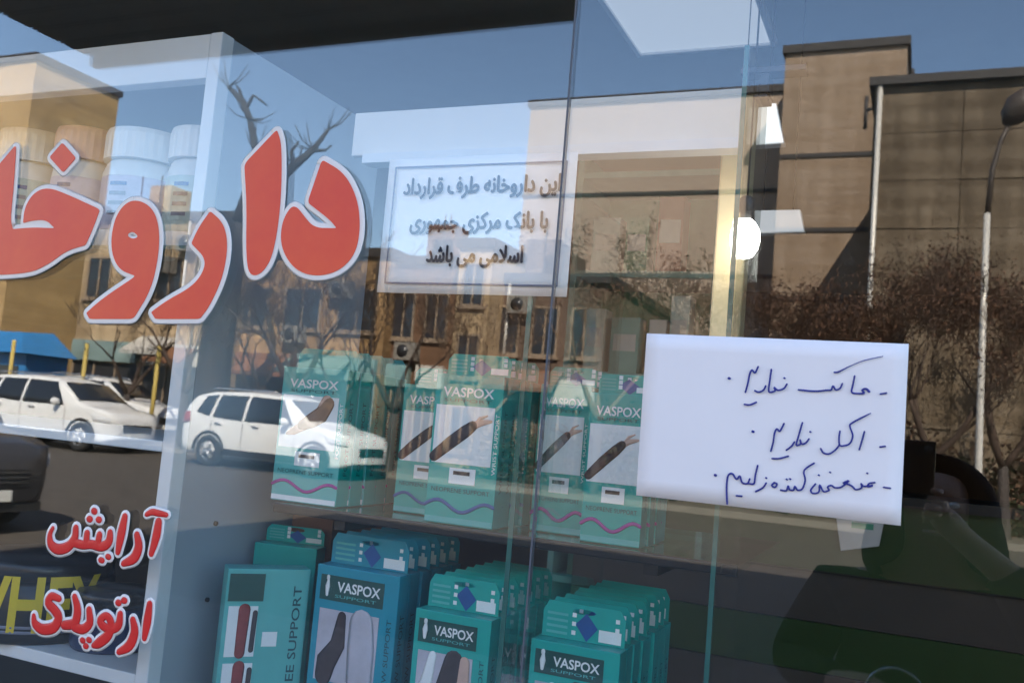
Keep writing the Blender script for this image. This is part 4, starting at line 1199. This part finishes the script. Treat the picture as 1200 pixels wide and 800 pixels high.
def wave(mb_pts): pass
def carton(kind, label, w, h, d, loc, rz, hdr, group):
    t = thing('support_carton', label, 'carton', loc, rz, group)
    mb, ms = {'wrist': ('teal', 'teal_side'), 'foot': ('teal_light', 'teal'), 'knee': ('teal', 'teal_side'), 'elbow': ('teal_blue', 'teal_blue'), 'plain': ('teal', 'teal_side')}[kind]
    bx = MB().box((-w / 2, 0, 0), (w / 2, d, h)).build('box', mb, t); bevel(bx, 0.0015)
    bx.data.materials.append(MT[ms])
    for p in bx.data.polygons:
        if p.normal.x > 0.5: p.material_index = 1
    e = 0.0006
    def plate(nm, x0, x1, z0, z1, m, off=1, par=t):
        return MB().box((x0, -e * off, z0), (x1, -e * off + 0.0004, z1)).build(nm, m, par)
    # hang header card standing at the back
    hw_ = w * .47
    hdp = [(-hw_, h + .0005), (hw_, h + .0005), (hw_, h + hdr * .72), (hw_ - .008, h + hdr)] + [(-hw_ + .008, h + hdr), (-hw_, h + hdr * .72)]
    hl = [[(0.018 * cos(a), h + hdr * .8 + 0.004 * sin(a)) for a in [2 * pi * k / 10 for k in range(10)]]]
    hd = MB().prism([hdp] + hl, d - .0025, d - .0015).build('hang_tab', mb, t)
    yh = d - .0028
    def hplate(nm, x0, x1, z0, z1, m): return MB().box((x0, yh - .0003, z0), (x1, yh, z1)).build(nm, m, hd)
    if kind != 'foot':
        MB().prism([[(-.012, h + hdr * .45), (.006, h + hdr * .02), (.022, h + hdr * .4), (.004, h + hdr * .78)]], yh - .0002, yh).build('diamond_print', 'print_blue', hd)
        hplate('white_label', w * .18, w * .43, h + .004, h + hdr * .4, 'print_white')
        for k in range(4):
            hplate('print_line', -w * .42, -w * .18, h + .006 + k * hdr * .17, h + .006 + k * hdr * .17 + hdr * .07, 'teal_light')
        for k in range(3):
            for x in (-w * .13, w * .36):
                if k == 0 and x > 0: continue
                hplate('print_dot', x, x + .006, h + .008 + k * hdr * .24, h + .014 + k * hdr * .24, 'print_white')
    if kind in ('knee', 'elbow'):
        pl = plate('logo_plate', -w * .44, w * .33, h * .80, h * .945, 'dark_green')
        put_text('brand_text', 'VASPOX', 'print_white', pl, (w * .03, -.0009, h * .885), width=w * .52, height=h * .06, bold=.02)
        put_text('brand_text', 'SUPPORT', 'teal_light', pl, (w * .0, -.0009, h * .83), width=w * .5, height=h * .018)
        fg = MB().tube([(-w * .35, -.0009, h * .83), (-w * .35, -.0009, h * .88), (-w * .345, -.0009, h * .92)], [.0025, .0045, .002], 6, flat=.0003)
        fg.tube([(-w * .35, -.0009, h * .925), (-w * .35, -.0009, h * .935)], [.003, .003], 6, flat=.0003)
        fg.build('figure_print', 'print_white', pl)
        put_text('side_text', 'KNEE SUPPORT' if kind == 'knee' else 'ELBOW SUPPORT', 'print_dark', t, (w * .42, -.0008, h * .5), width=h * .5, height=w * .055, vertical=True)
        ph = plate('photo_window', -w * .42, w * .30, h * .34, h * .75, 'photo_grey')
        if kind == 'knee':
            MB().tube([(-w * .28, -.001, h * .36), (-w * .3, -.001, h * .5), (-w * .22, -.001, h * .73)], [w * .07, w * .09, w * .05], 8, flat=.0005).build('leg_print', 'print_white', ph)
            MB().tube([(w * .02, -.0011, h * .37), (-w * .01, -.0011, h * .55), (w * .06, -.0011, h * .72)], [w * .11, w * .14, w * .12], 8, flat=.0005).build('brace_print', 'brace', ph)
            MB().tube([(w * .2, -.0012, h * .38), (w * .2, -.0012, h * .55), (w * .2, -.0012, h * .72)], [w * .06, w * .08, w * .07], 8, flat=.0005).build('brace_print', 'skin_print', ph)
        else:
            MB().tube([(-w * .30, -.001, h * .37), (-w * .28, -.001, h * .45), (-w * .16, -.001, h * .56), (-w * .14, -.001, h * .72)], [w * .1, w * .12, w * .09, w * .05], 8, flat=.0005).build('brace_print', 'brace', ph)
            MB().tube([(w * .13, -.0011, h * .37), (w * .12, -.0011, h * .55), (w * .1, -.0011, h * .70)], [w * .15, w * .16, w * .14], 8, flat=.0005).build('brace_print', 'photo_grey', ph)
        lb_ = plate('barcode_label', -w * .25, w * .2, h * .1, h * .26, 'print_white')
        for k in range(6): MB().box((-w * .2 + k * w * .06, -.001, h * .15), (-w * .18 + k * w * .06, -.0007, h * .24)).build('bar_print', 'grey_line', lb_)
    elif kind in ('wrist', 'foot'):
        put_text('brand_text', 'VASPOX', 'print_white', t, (0, -.0009, h * .88), width=w * .75, height=h * .065, bold=.02)
        put_text('brand_text', 'SUPPORT', 'print_dark', t, (0, -.0009, h * .825), width=w * .7, height=h * .022)
        ph = plate('photo_panel', -w * .46, w * .4, h * .40, h * .79, 'print_white')
        if kind == 'wrist':
            MB().tube([(-w * .43, -.001, h * .44), (-w * .2, -.001, h * .54), (0.0, -.001, h * .62), (w * .1, -.001, h * .66)], [w * .07, w * .085, w * .085, w * .07], 8, flat=.0005).build('brace_print', 'brace', ph)
            hm = MB().tube([(w * .09, -.0009, h * .655), (w * .2, -.0009, h * .685), (w * .36, -.0009, h * .70)], [w * .05, w * .05, w * .02], 8, flat=.0004)
            hm.tube([(w * .14, -.0009, h * .67), (w * .2, -.0009, h * .715), (w * .3, -.0009, h * .735)], [w * .03, w * .025, w * .012], 8, flat=.0004)
            hm.build('hand_print', 'skin_print', ph)
        else:
            fm = MB().tube([(w * .22, -.0009, h * .76), (w * .14, -.0009, h * .66), (w * .0, -.0009, h * .6), (-w * .25, -.0009, h * .52), (-w * .34, -.0009, h * .5)], [w * .08, w * .09, w * .08, w * .05, w * .02], 8, flat=.0004)
            fm.build('foot_print', 'skin_print', ph)
            MB().tube([(w * .25, -.001, h * .74), (w * .16, -.001, h * .66), (w * .02, -.001, h * .61), (-w * .12, -.001, h * .57)], [w * .09, w * .11, w * .1, w * .07], 8, flat=.0005).build('brace_print', 'brace_tan', ph)
        put_text('side_text', 'WRIST SUPPORT' if kind == 'wrist' else 'FOOT SUPPORT', 'print_white', t, (w * .45, -.0008, h * .55), width=h * .4, height=w * .05, vertical=True)
        lb_ = plate('white_label', -w * .18, w * .2, h * .27, h * .375, 'print_white', 2)
        MB().box((-w * .12, -.0018, h * .33), (w * .12, -.0013, h * .355)).build('label_print', 'brace', lb_)
        put_text('size_text', 'NEOPRENE SUPPORT', 'print_dark', t, (0, -.0008, h * .225), width=w * .85, height=h * .03)
        for x0, x1, mm, ph_ in ((-.49, .49, 'print_blue', 0),):
            wv = MB().tube([(w * (x0 + (x1 - x0) * k / 16), -.0009, h * (.12 + .035 * sin(k * .55 + ph_))) for k in range(17)], h * .012, 6, flat=.0004)
            wv.build('wave_print', 'print_blue' if kind == 'wrist' else 'print_purple', t)
        plate('bottom_band', -w * .49, w * .49, .002, h * .045, 'print_white' if kind == 'foot' else 'teal_light')
    put_text('side_text', {'wrist': 'WRIST SUPPORT', 'foot': 'FOOT SUPPORT', 'knee': 'KNEE SUPPORT', 'elbow': 'ELBOW SUPPORT', 'plain': 'SUPPORT'}[kind], 'print_dark', t, (w / 2 + .0006, d / 2, h * .5), width=h * .55, height=min(d * .45, w * .08), vertical=True, face='side')
    return t
def stack(kind, pxl, pxr, ytop, Y, n, dy, label, blab, zfloor, d, hdr, rz=0.0, purple=False):
    a, b = at(pxl, ytop, Y), at(pxr, ytop, Y)
    w = b.x - a.x; h = (a.z + b.z) / 2 - zfloor
    t0 = carton(kind, label, w, h, d, ((a.x + b.x) / 2, Y, zfloor + 0.001), rz, hdr, blab)
    if purple:
        for c in t0.children:
            if c.name.startswith('wave_print'): c.data.materials[0] = MT['print_purple']
    rng = random.Random(int(pxl))
    nth = ['second', 'third', 'fourth', 'fifth', 'sixth', 'seventh', 'eighth']
    for k in range(1, n):
        c = copy_tree(t0)
        c.location = ((a.x + b.x) / 2 + rng.uniform(-.003, .003), Y + k * dy, zfloor + 0.001)
        c.rotation_euler = (0, 0, rz + rng.uniform(-.025, .025))
        c['label'] = nth[k - 1] + ' from the glass in the stack of ' + blab
    return t0
zu = zs - 0.0008
stack('foot', 333, 409, 432, 0.17, 5, .040, 'front carton showing a foot in a brown support, pale teal', 'foot support cartons', zu, .036, .035)
stack('wrist', 474, 540, 452, 0.235, 4, .036, 'front carton of the wrist supports standing further back, next to the foot cartons', 'recessed wrist support cartons', zu, .032, .03)
stack('wrist', 512, 592, 440, 0.155, 4, .036, 'foremost teal wrist support carton with a white hand panel', 'foremost wrist support cartons', zu, .032, .034)
stack('wrist', 634, 694, 452, 0.22, 4, .038, 'front carton of wrist supports right of the window joint', 'wrist support cartons right of the joint', zu, .032, .03, purple=True)
stack('wrist', 692, 762, 462, 0.17, 4, .038, 'front wrist support carton with purple wave, half behind the handwritten sheet', 'wrist support cartons behind the handwritten sheet', zu, .032, .03, purple=True)
stack('elbow', 372, 470, 668, 0.18, 6, .036, 'front blue teal elbow support carton with a grey brace photo', 'elbow support cartons', zl, .033, .05)
stack('knee', 487, 577, 720, 0.15, 7, .036, 'front teal knee support carton right of the elbow cartons', 'knee support cartons in the middle', zl, .033, .05)
stack('knee', 622, 728, 757, 0.14, 8, .036, 'front teal knee support carton at the right end of the lower row', 'knee support cartons at the right end', zl, .033, .052)

# the turned knee carton at the left, with red and white braces in its windows
p = at(318, 690, 0.17)
zk = at(318, 660, 0.2).z
ha = zk - zl
kn = thing('support_carton', 'turned teal knee support carton with red braces in two windows beside the white panel', 'carton', (at(336, 690, .2).x, 0.15, zl + .001), radians(48), 'turned knee support cartons')
w_, d_ = .135, .045
bx = bevel(MB().box((-w_ / 2, 0, 0), (w_ / 2, d_, ha)).build('box', 'teal_light', kn), .0015)
MB().box((-w_ * .47, -.0012, ha * .8), (-w_ * .05, -.0006, ha * .97)).build('logo_plate', 'dark_green', kn)
for z0, z1 in ((.46, .77), (.1, .42)):
    pl = MB().box((-w_ * .45, -.0012, ha * z0), (-w_ * .1, -.0006, ha * z1)).build('photo_window', 'print_white', kn)
    MB().tube([(-w_ * .27, -.0016, ha * (z0 + .02)), (-w_ * .26, -.0016, ha * (z1 - .02))], [w_ * .06, w_ * .07], 8, flat=.0004).build('brace_print', 'brace_red', pl)
    MB().tube([(-w_ * .14, -.0016, ha * (z0 + .04)), (-w_ * .13, -.0016, ha * (z1 - .04))], [w_ * .03, w_ * .03], 8, flat=.0004).build('brace_print', 'brace', pl)
    MB().box((-w_ * .02, -.0012, ha * (z0 + .06)), (w_ * .16, -.0006, ha * (z0 + .15))).build('white_label', 'print_white', kn)
put_text('side_text', 'KNEE SUPPORT', 'print_dark', kn, (w_ * .36, -.0008, ha * .52), width=ha * .75, height=w_ * .1, vertical=True, bold=.01)
put_text('side_text', 'KNEE SUPPORT', 'print_dark', kn, (w_ / 2 + .0007, d_ * .5, ha * .5), width=ha * .6, height=d_ * .35, vertical=True, face='side')
kb = carton('plain', 'plain teal carton standing behind the turned knee support carton', .12, at(330, 640, .25).z - zl, .04, (at(330, 640, .25).x, .262, zl + .001), radians(12), .03, 'turned knee support cartons')
# small brown carton beneath the foot cartons
pb = at(365, 622, .33)
bt = thing('brown_carton', 'small dark brown carton under the shelf behind the turned knee carton', 'carton', (pb.x, .33, zl + .001))
MB().box((-.045, 0, 0), (.045, .05, at(365, 592, .33).z - zl)).build('box', 'kraft', bt)
MB().box((-.02, -.0008, .12), (.03, -.0003, .2)).build('label', 'brace', bt)

# ---- glass partitions of the showcase and cream end post
gp = thing('glass_partition', 'upright glass partition behind the window joint', 'glass partition', (at(640, 400, .1).x, .03, zl))
MB().box((-.003, 0, 0), (.003, .42, at(655, 190, .03).z - zl)).build('glass_sheet', 'clear_glass', gp)
MB().box((-.0034, -.002, 0), (.0034, -.0003, at(655, 190, .03).z - zl)).build('edge', 'glass_edge', gp)
xe = at(836, 700, .05).x
ztp = at(868, 108, .2).z
ge = thing('glass_partition', 'tall glass end panel of the showcase with a chrome clip on top', 'glass partition', (xe, .04, 0.46))
MB().box((-.004, 0, 0), (.004, .16, ztp - .46)).build('glass_sheet', 'clear_glass', ge)
MB().box((-.003, -.003, 0), (.003, -.0003, ztp - .46)).build('edge', 'glass_edge', ge)
MB().box((-.01, .12, ztp - .485), (.01, .16, ztp - .45)).build('clip', 'shelf_metal', ge)
MB().box((-.03, .12, ztp - .448), (.06, .15, ztp - .44)).build('rail', 'shelf_metal', ge)
pa, pb_ = at(840, 250, .16), at(876, 250, .16)
pz = at(860, 112, .16).z
cp = thing('cream_post', 'cream painted upright post at the end of the showcase', 'post', ((pa.x + pb_.x) / 2, .16, 0))
cw = (pb_.x - pa.x) / 2
zpb = at(850, 560, .16).z
bevel(MB().box((-cw, 0, zpb), (cw, .035, pz)).build('shaft', 'cream', cp), .003)
bevel(MB().box((-cw - .006, -.004, pz + .0005), (cw + .02, .04, pz + .012)).build('cap', 'shelf_metal', cp), .002)
bevel(MB().box((-cw - .002, -.002, zpb - .004), (cw + .02, .037, zpb + .004)).build('foot', 'cream', cp), .002)

# ---- deeper in the shop: wall shelves, poster, counter
YB = 2.35
s0, s1 = at(690, 300, YB), at(822, 300, YB)
wsx = thing('wall_shelf', 'tall green pharmacy shelf unit against the back of the shop', 'shelf unit', ((s0.x + s1.x) / 2, YB, 0.02))
hwb = (s1.x - s0.x) / 2 + .06
MB().box((-hwb, .36, 0), (hwb, .38, 2.6)).build('back_panel', 'shelf_green', wsx)
for s in (-1, 1): MB().box((s * hwb - .012, 0, 0), (s * hwb + .012, .359, 2.6)).build('side_panel', 'shelf_mint', wsx)
zsh = [0.1, .5, .9, 1.3, 1.7, 2.1, 2.5]
for z in zsh: MB().box((-hwb + .013, 0, z), (hwb - .013, .358, z + .025)).build('shelf_board', 'shelf_mint', wsx)
rng = random.Random(3)
nth_ = ['first', 'second', 'third', 'fourth', 'fifth', 'sixth', 'seventh', 'eighth', 'ninth', 'tenth', 'eleventh', 'twelfth']
for lv, zi in enumerate(zsh[2:-1]):
    x = -hwb + .05; cnt = 0
    while x < hwb - .12:
        bw = rng.uniform(.06, .12); bh = rng.uniform(.16, .32)
        m = rng.choice(['pack_white', 'shelf_mint', 'teal_light', 'shelf_green', 'pack_red', 'shelf_green', 'jar_label_green', 'shelf_mint'])
        o = MB().box((-bw / 2, 0, 0), (bw / 2, .1, bh)).build('carton_body', m, None)
        MB().box((-bw * .4, -.001, bh * .4), (bw * .4, 0.0003, bh * .7)).build('label', 'pack_white' if m != 'pack_white' else 'pack_red', o)
        o.location = (wsx.location.x + x + bw / 2, YB + .06, .02 + zi + .0255)
        o.name = 'medicine_carton'
        tag(o, {'pack_white': 'white', 'shelf_mint': 'mint', 'teal_light': 'pale teal', 'pack_red': 'red', 'shelf_green': 'green', 'jar_label_green': 'grey green'}[m] + ' medicine carton, ' + nth_[cnt % 12] + ' along ' + ['a low', 'a middle', 'an upper', 'the top'][lv] + ' board of the green unit', 'carton', 'medicine cartons on the back shelf unit')
        cnt += 1
        x += bw + rng.uniform(.01, .04)
# counter with green and grey bands
YK = 2.3
kz = lambda x, y: at(x, y, YK).z
ct = thing('shop_counter', 'long pharmacy counter with wide green and grey horizontal bands', 'counter', (at(1000, 650, YK).x, YK, 0.02))
z1, z2, z3, z4 = kz(1000, 588), kz(1000, 668), kz(1000, 735), kz(1000, 795)
for a, b, m in ((z2 - .02, z1, 'counter_green'), (z3, z2 - .023, 'counter_grey'), (z4, z3 - .003, 'counter_green'), (0.05, z4 - .003, 'counter_grey')):
    MB().box((-1.0, 0, a - .02), (2.6, .4, b - .02)).build('band_panel', m, ct)
MB().box((-1.0, -.012, z2 - .0425), (2.6, -.001, z2 - .036)).build('trim_line', 'dark', ct)
MB().box((-1.05, -.04, z1 - .0195), (2.65, .45, z1 + .015)).build('counter_top', 'dark', ct)
fl = thing('leaflet', 'pale leaflet hanging on the green band of the counter', 'leaflet', (at(1012, 628, YK - .02).x, YK - .02, at(1012, 648, YK - .02).z))
MB().prism([[(-.07, .0), (.05, .03), (.07, .17), (-.1, .16)]], 0, .002).build('leaf', 'pack_white', fl)
MB().box((-.04, -.001, .08), (.03, -.0003, .1)).build('print_line', 'shelf_green', fl)
ms = thing('display_box', 'small dark display box on the counter behind the sheet', 'box', (at(925, 612, YK + .1).x, YK + .1, z1 + .035))
MB().box((-.09, 0, 0), (.07, .1, .1)).build('case', 'dark', ms)
MB().box((-.06, -.001, .02), (-.01, -.0003, .06)).build('label', 'pack_white', ms)

# ================================================================== THE PHOTOGRAPHER, mirrored in the window
PX, PY = 0.045, -1.47
ps = thing('person', 'person in a black hooded coat holding up a phone, mirrored in the glass', 'person', (PX, PY, 0), 0)
ps.scale = (1.25, 1, 0.965)
def skin(name, joints, edges, m, parent, sub=2, root=0):
    me = bpy.data.meshes.new(name)
    me.from_pydata([j[:3] for j in joints], edges, [])
    o = link(name, me, parent)
    me.materials.append(MT[m])
    md = o.modifiers.new('skin', 'SKIN'); md.use_smooth_shade = True
    if not me.skin_vertices: 
        bm = bmesh.new(); bm.from_mesh(me); bm.verts.layers.skin.verify(); bm.to_mesh(me); bm.free()
    for i, j in enumerate(joints):
        sv = me.skin_vertices[0].data[i]
        sv.radius = (j[3], j[4] if len(j) > 4 else j[3]); sv.use_root = (i == root)
    sb_ = o.modifiers.new('sub', 'SUBSURF'); sb_.levels = sub; sb_.render_levels = sub
    return o
# local frame: faces +y (the glass). phone at the camera
ph = Vector((0 - PX, CAM.y - 0.012 - PY, CAM.z - 0.03))
J = [(0, 0, .88, .13, .11), (0, .01, 1.05, .12, .1), (0, .01, 1.2, .14, .1), (0, 0, 1.27, .07, .06), (0, .03, 1.33, .05), (0, .05, 1.40, .065, .075), (0, .05, 1.48, .07, .085), (0, .04, 1.535, .045),
     (.17, 0, 1.22, .05), (.24, .10, 1.08, .042), (.13, .24, 1.3, .034), (ph.x + .05, ph.y - .035, ph.z - .045, .024), (ph.x + .045, ph.y - .02, ph.z - .01, .022),
     (-.17, 0, 1.22, .05), (-.24, .04, 1.0, .042), (-.16, .22, 1.0, .034), (-.12, .27, 1.03, .024), (-.10, .29, 1.03, .022),
     (.09, 0, .8, .09), (.09, .01, .45, .06), (.09, -.02, .1, .042), (-.09, 0, .8, .09), (-.09, .01, .45, .06), (-.09, -.02, .1, .042), (0, .135, 1.43, .012)]
E = [(0, 1), (1, 2), (2, 3), (3, 4), (4, 5), (5, 6), (6, 7), (2, 8), (8, 9), (9, 10), (10, 11), (11, 12), (2, 13), (13, 14), (14, 15), (15, 16), (16, 17), (0, 18), (18, 19), (19, 20), (0, 21), (21, 22), (22, 23), (5, 24)]
# fingers: right hand round the phone, left hand curled round the bag handle
def finger(root, pts, r):
    prev = root
    for p in pts:
        J.append((*p, r)); E.append((prev, len(J) - 1)); prev = len(J) - 1
for k in range(4):
    zz = ph.z - .035 + .018 * k
    finger(12, [(ph.x + .046, ph.y + .002, zz), (ph.x + .04, ph.y + .014, zz + .002), (ph.x + .018 + .004 * k, ph.y + .0145, zz + .004)], .0075)
finger(11, [(ph.x + .042, ph.y - .024, ph.z + .005), (ph.x + .02, ph.y - .018, ph.z + .02)], .0085)
for k in range(4):
    xx = -.115 + .018 * k
    finger(17, [(xx, .31, 1.03), (xx, .325, 1.015), (xx, .315, 1.0 - .002 * k)], .008)
finger(16, [(-.09, .275, 1.015), (-.085, .3, 1.0)], .009)
skin('body', J, E, 'skin', ps)
CJ = [(0, 0, .78, .2, .17), (0, 0, .95, .19, .16), (0, .01, 1.1, .18, .15), (0, .0, 1.2, .17, .13), (0, 0, 1.27, .11, .1), (.18, 0, 1.2, .075), (.25, .10, 1.06, .065), (.15, .22, 1.26, .052), (.11, .262, 1.335, .045),
      (-.18, 0, 1.2, .075), (-.25, .04, 1.0, .065), (-.18, .19, .995, .055), (-.15, .23, 1.015, .048), (0, 0, .5, .21, .18)]
CE = [(0, 1), (1, 2), (2, 3), (3, 4), (3, 5), (5, 6), (6, 7), (7, 8), (3, 9), (9, 10), (10, 11), (11, 12), (0, 13)]
skin('coat', CJ, CE, 'coat', ps)
# hood: a shell open at the face
vs, fs = [], []
NU, NV = 20, 14
for i in range(NU + 1):
    a = radians(-215) + radians(250) * i / NU      # opening towards +y
    for k in range(NV + 1):
        b_ = -0.9 + (pi / 2 + .9) * k / NV
        rr = 1 + 0.75 * max(0, -b_) ** 1.3
        vs.append((0.118 * rr * cos(b_) * cos(a), .035 + .135 * rr * cos(b_) * sin(a), 1.425 + .155 * sin(b_) * (1.0 if b_ > 0 else 1.35)))
for i in range(NU):
    for k in range(NV):
        a = i * (NV + 1) + k; fs.append((a, a + NV + 1, a + NV + 2, a + 1))
hood = MB().add(vs, fs, True).build('hood', 'scarf', ps, fix=False)
sd = hood.modifiers.new('solid', 'SOLIDIFY'); sd.thickness = .012
for s in (-1, 1):
    MB().lathe([(.002, -.008), (.009, -.005), (.011, 0), (.009, .005), (.002, .008)], 10, (s * .03, .128, 1.455)).build('eye', 'print_white', ps)
    MB().tube([(s * .09, -.1, .0), (s * .09, -.05, .03), (s * .09, .08, .035), (s * .09, .13, .02)], [.035, .045, .042, .02], 8).build('shoe', 'shoe', ps)
MB().tube([(-.022, .131, 1.385), (0, .137, 1.383), (.022, .131, 1.385)], [.004, .007, .004], 6).build('mouth', 'jar_pink', ps)
pho = thing('phone', 'black phone held up in front of the face, mirrored in the glass', 'phone', (PX + ph.x, PY + ph.y, ph.z - .07))
bevel(MB().box((-.036, -.009, 0), (.036, 0, .148)).build('case', 'phone', pho), .003)
MB().lathe([(.009, 0), (.009, .0012)], 14).build('lens', 'car_glass', pho).matrix_local = Matrix.Translation((0.02, 0.0002, .13)) @ Matrix.Rotation(radians(-90), 4, 'X')
bag = thing('handbag', 'dark brown handbag with a round metal ring handle, held by the person', 'bag', (PX - .07, PY + .33, .8))
bag.scale = (.62, .8, .68)
bg_ = MB().prism([[(-.13, 0), (.15, 0), (.17, .12), (.12, .26), (.02, .3), (-.1, .27), (-.16, .12)]], -.05, .05).build('pouch', 'bag_brown', bag); bevel(bg_, .03, 4)
MB().tube([(.0 + .1 * cos(a), 0, .27 + .09 * sin(a)) for a in [pi * k / 16 for k in range(-1, 18)]], .006, 8).build('ring_handle', 'chrome', bag)
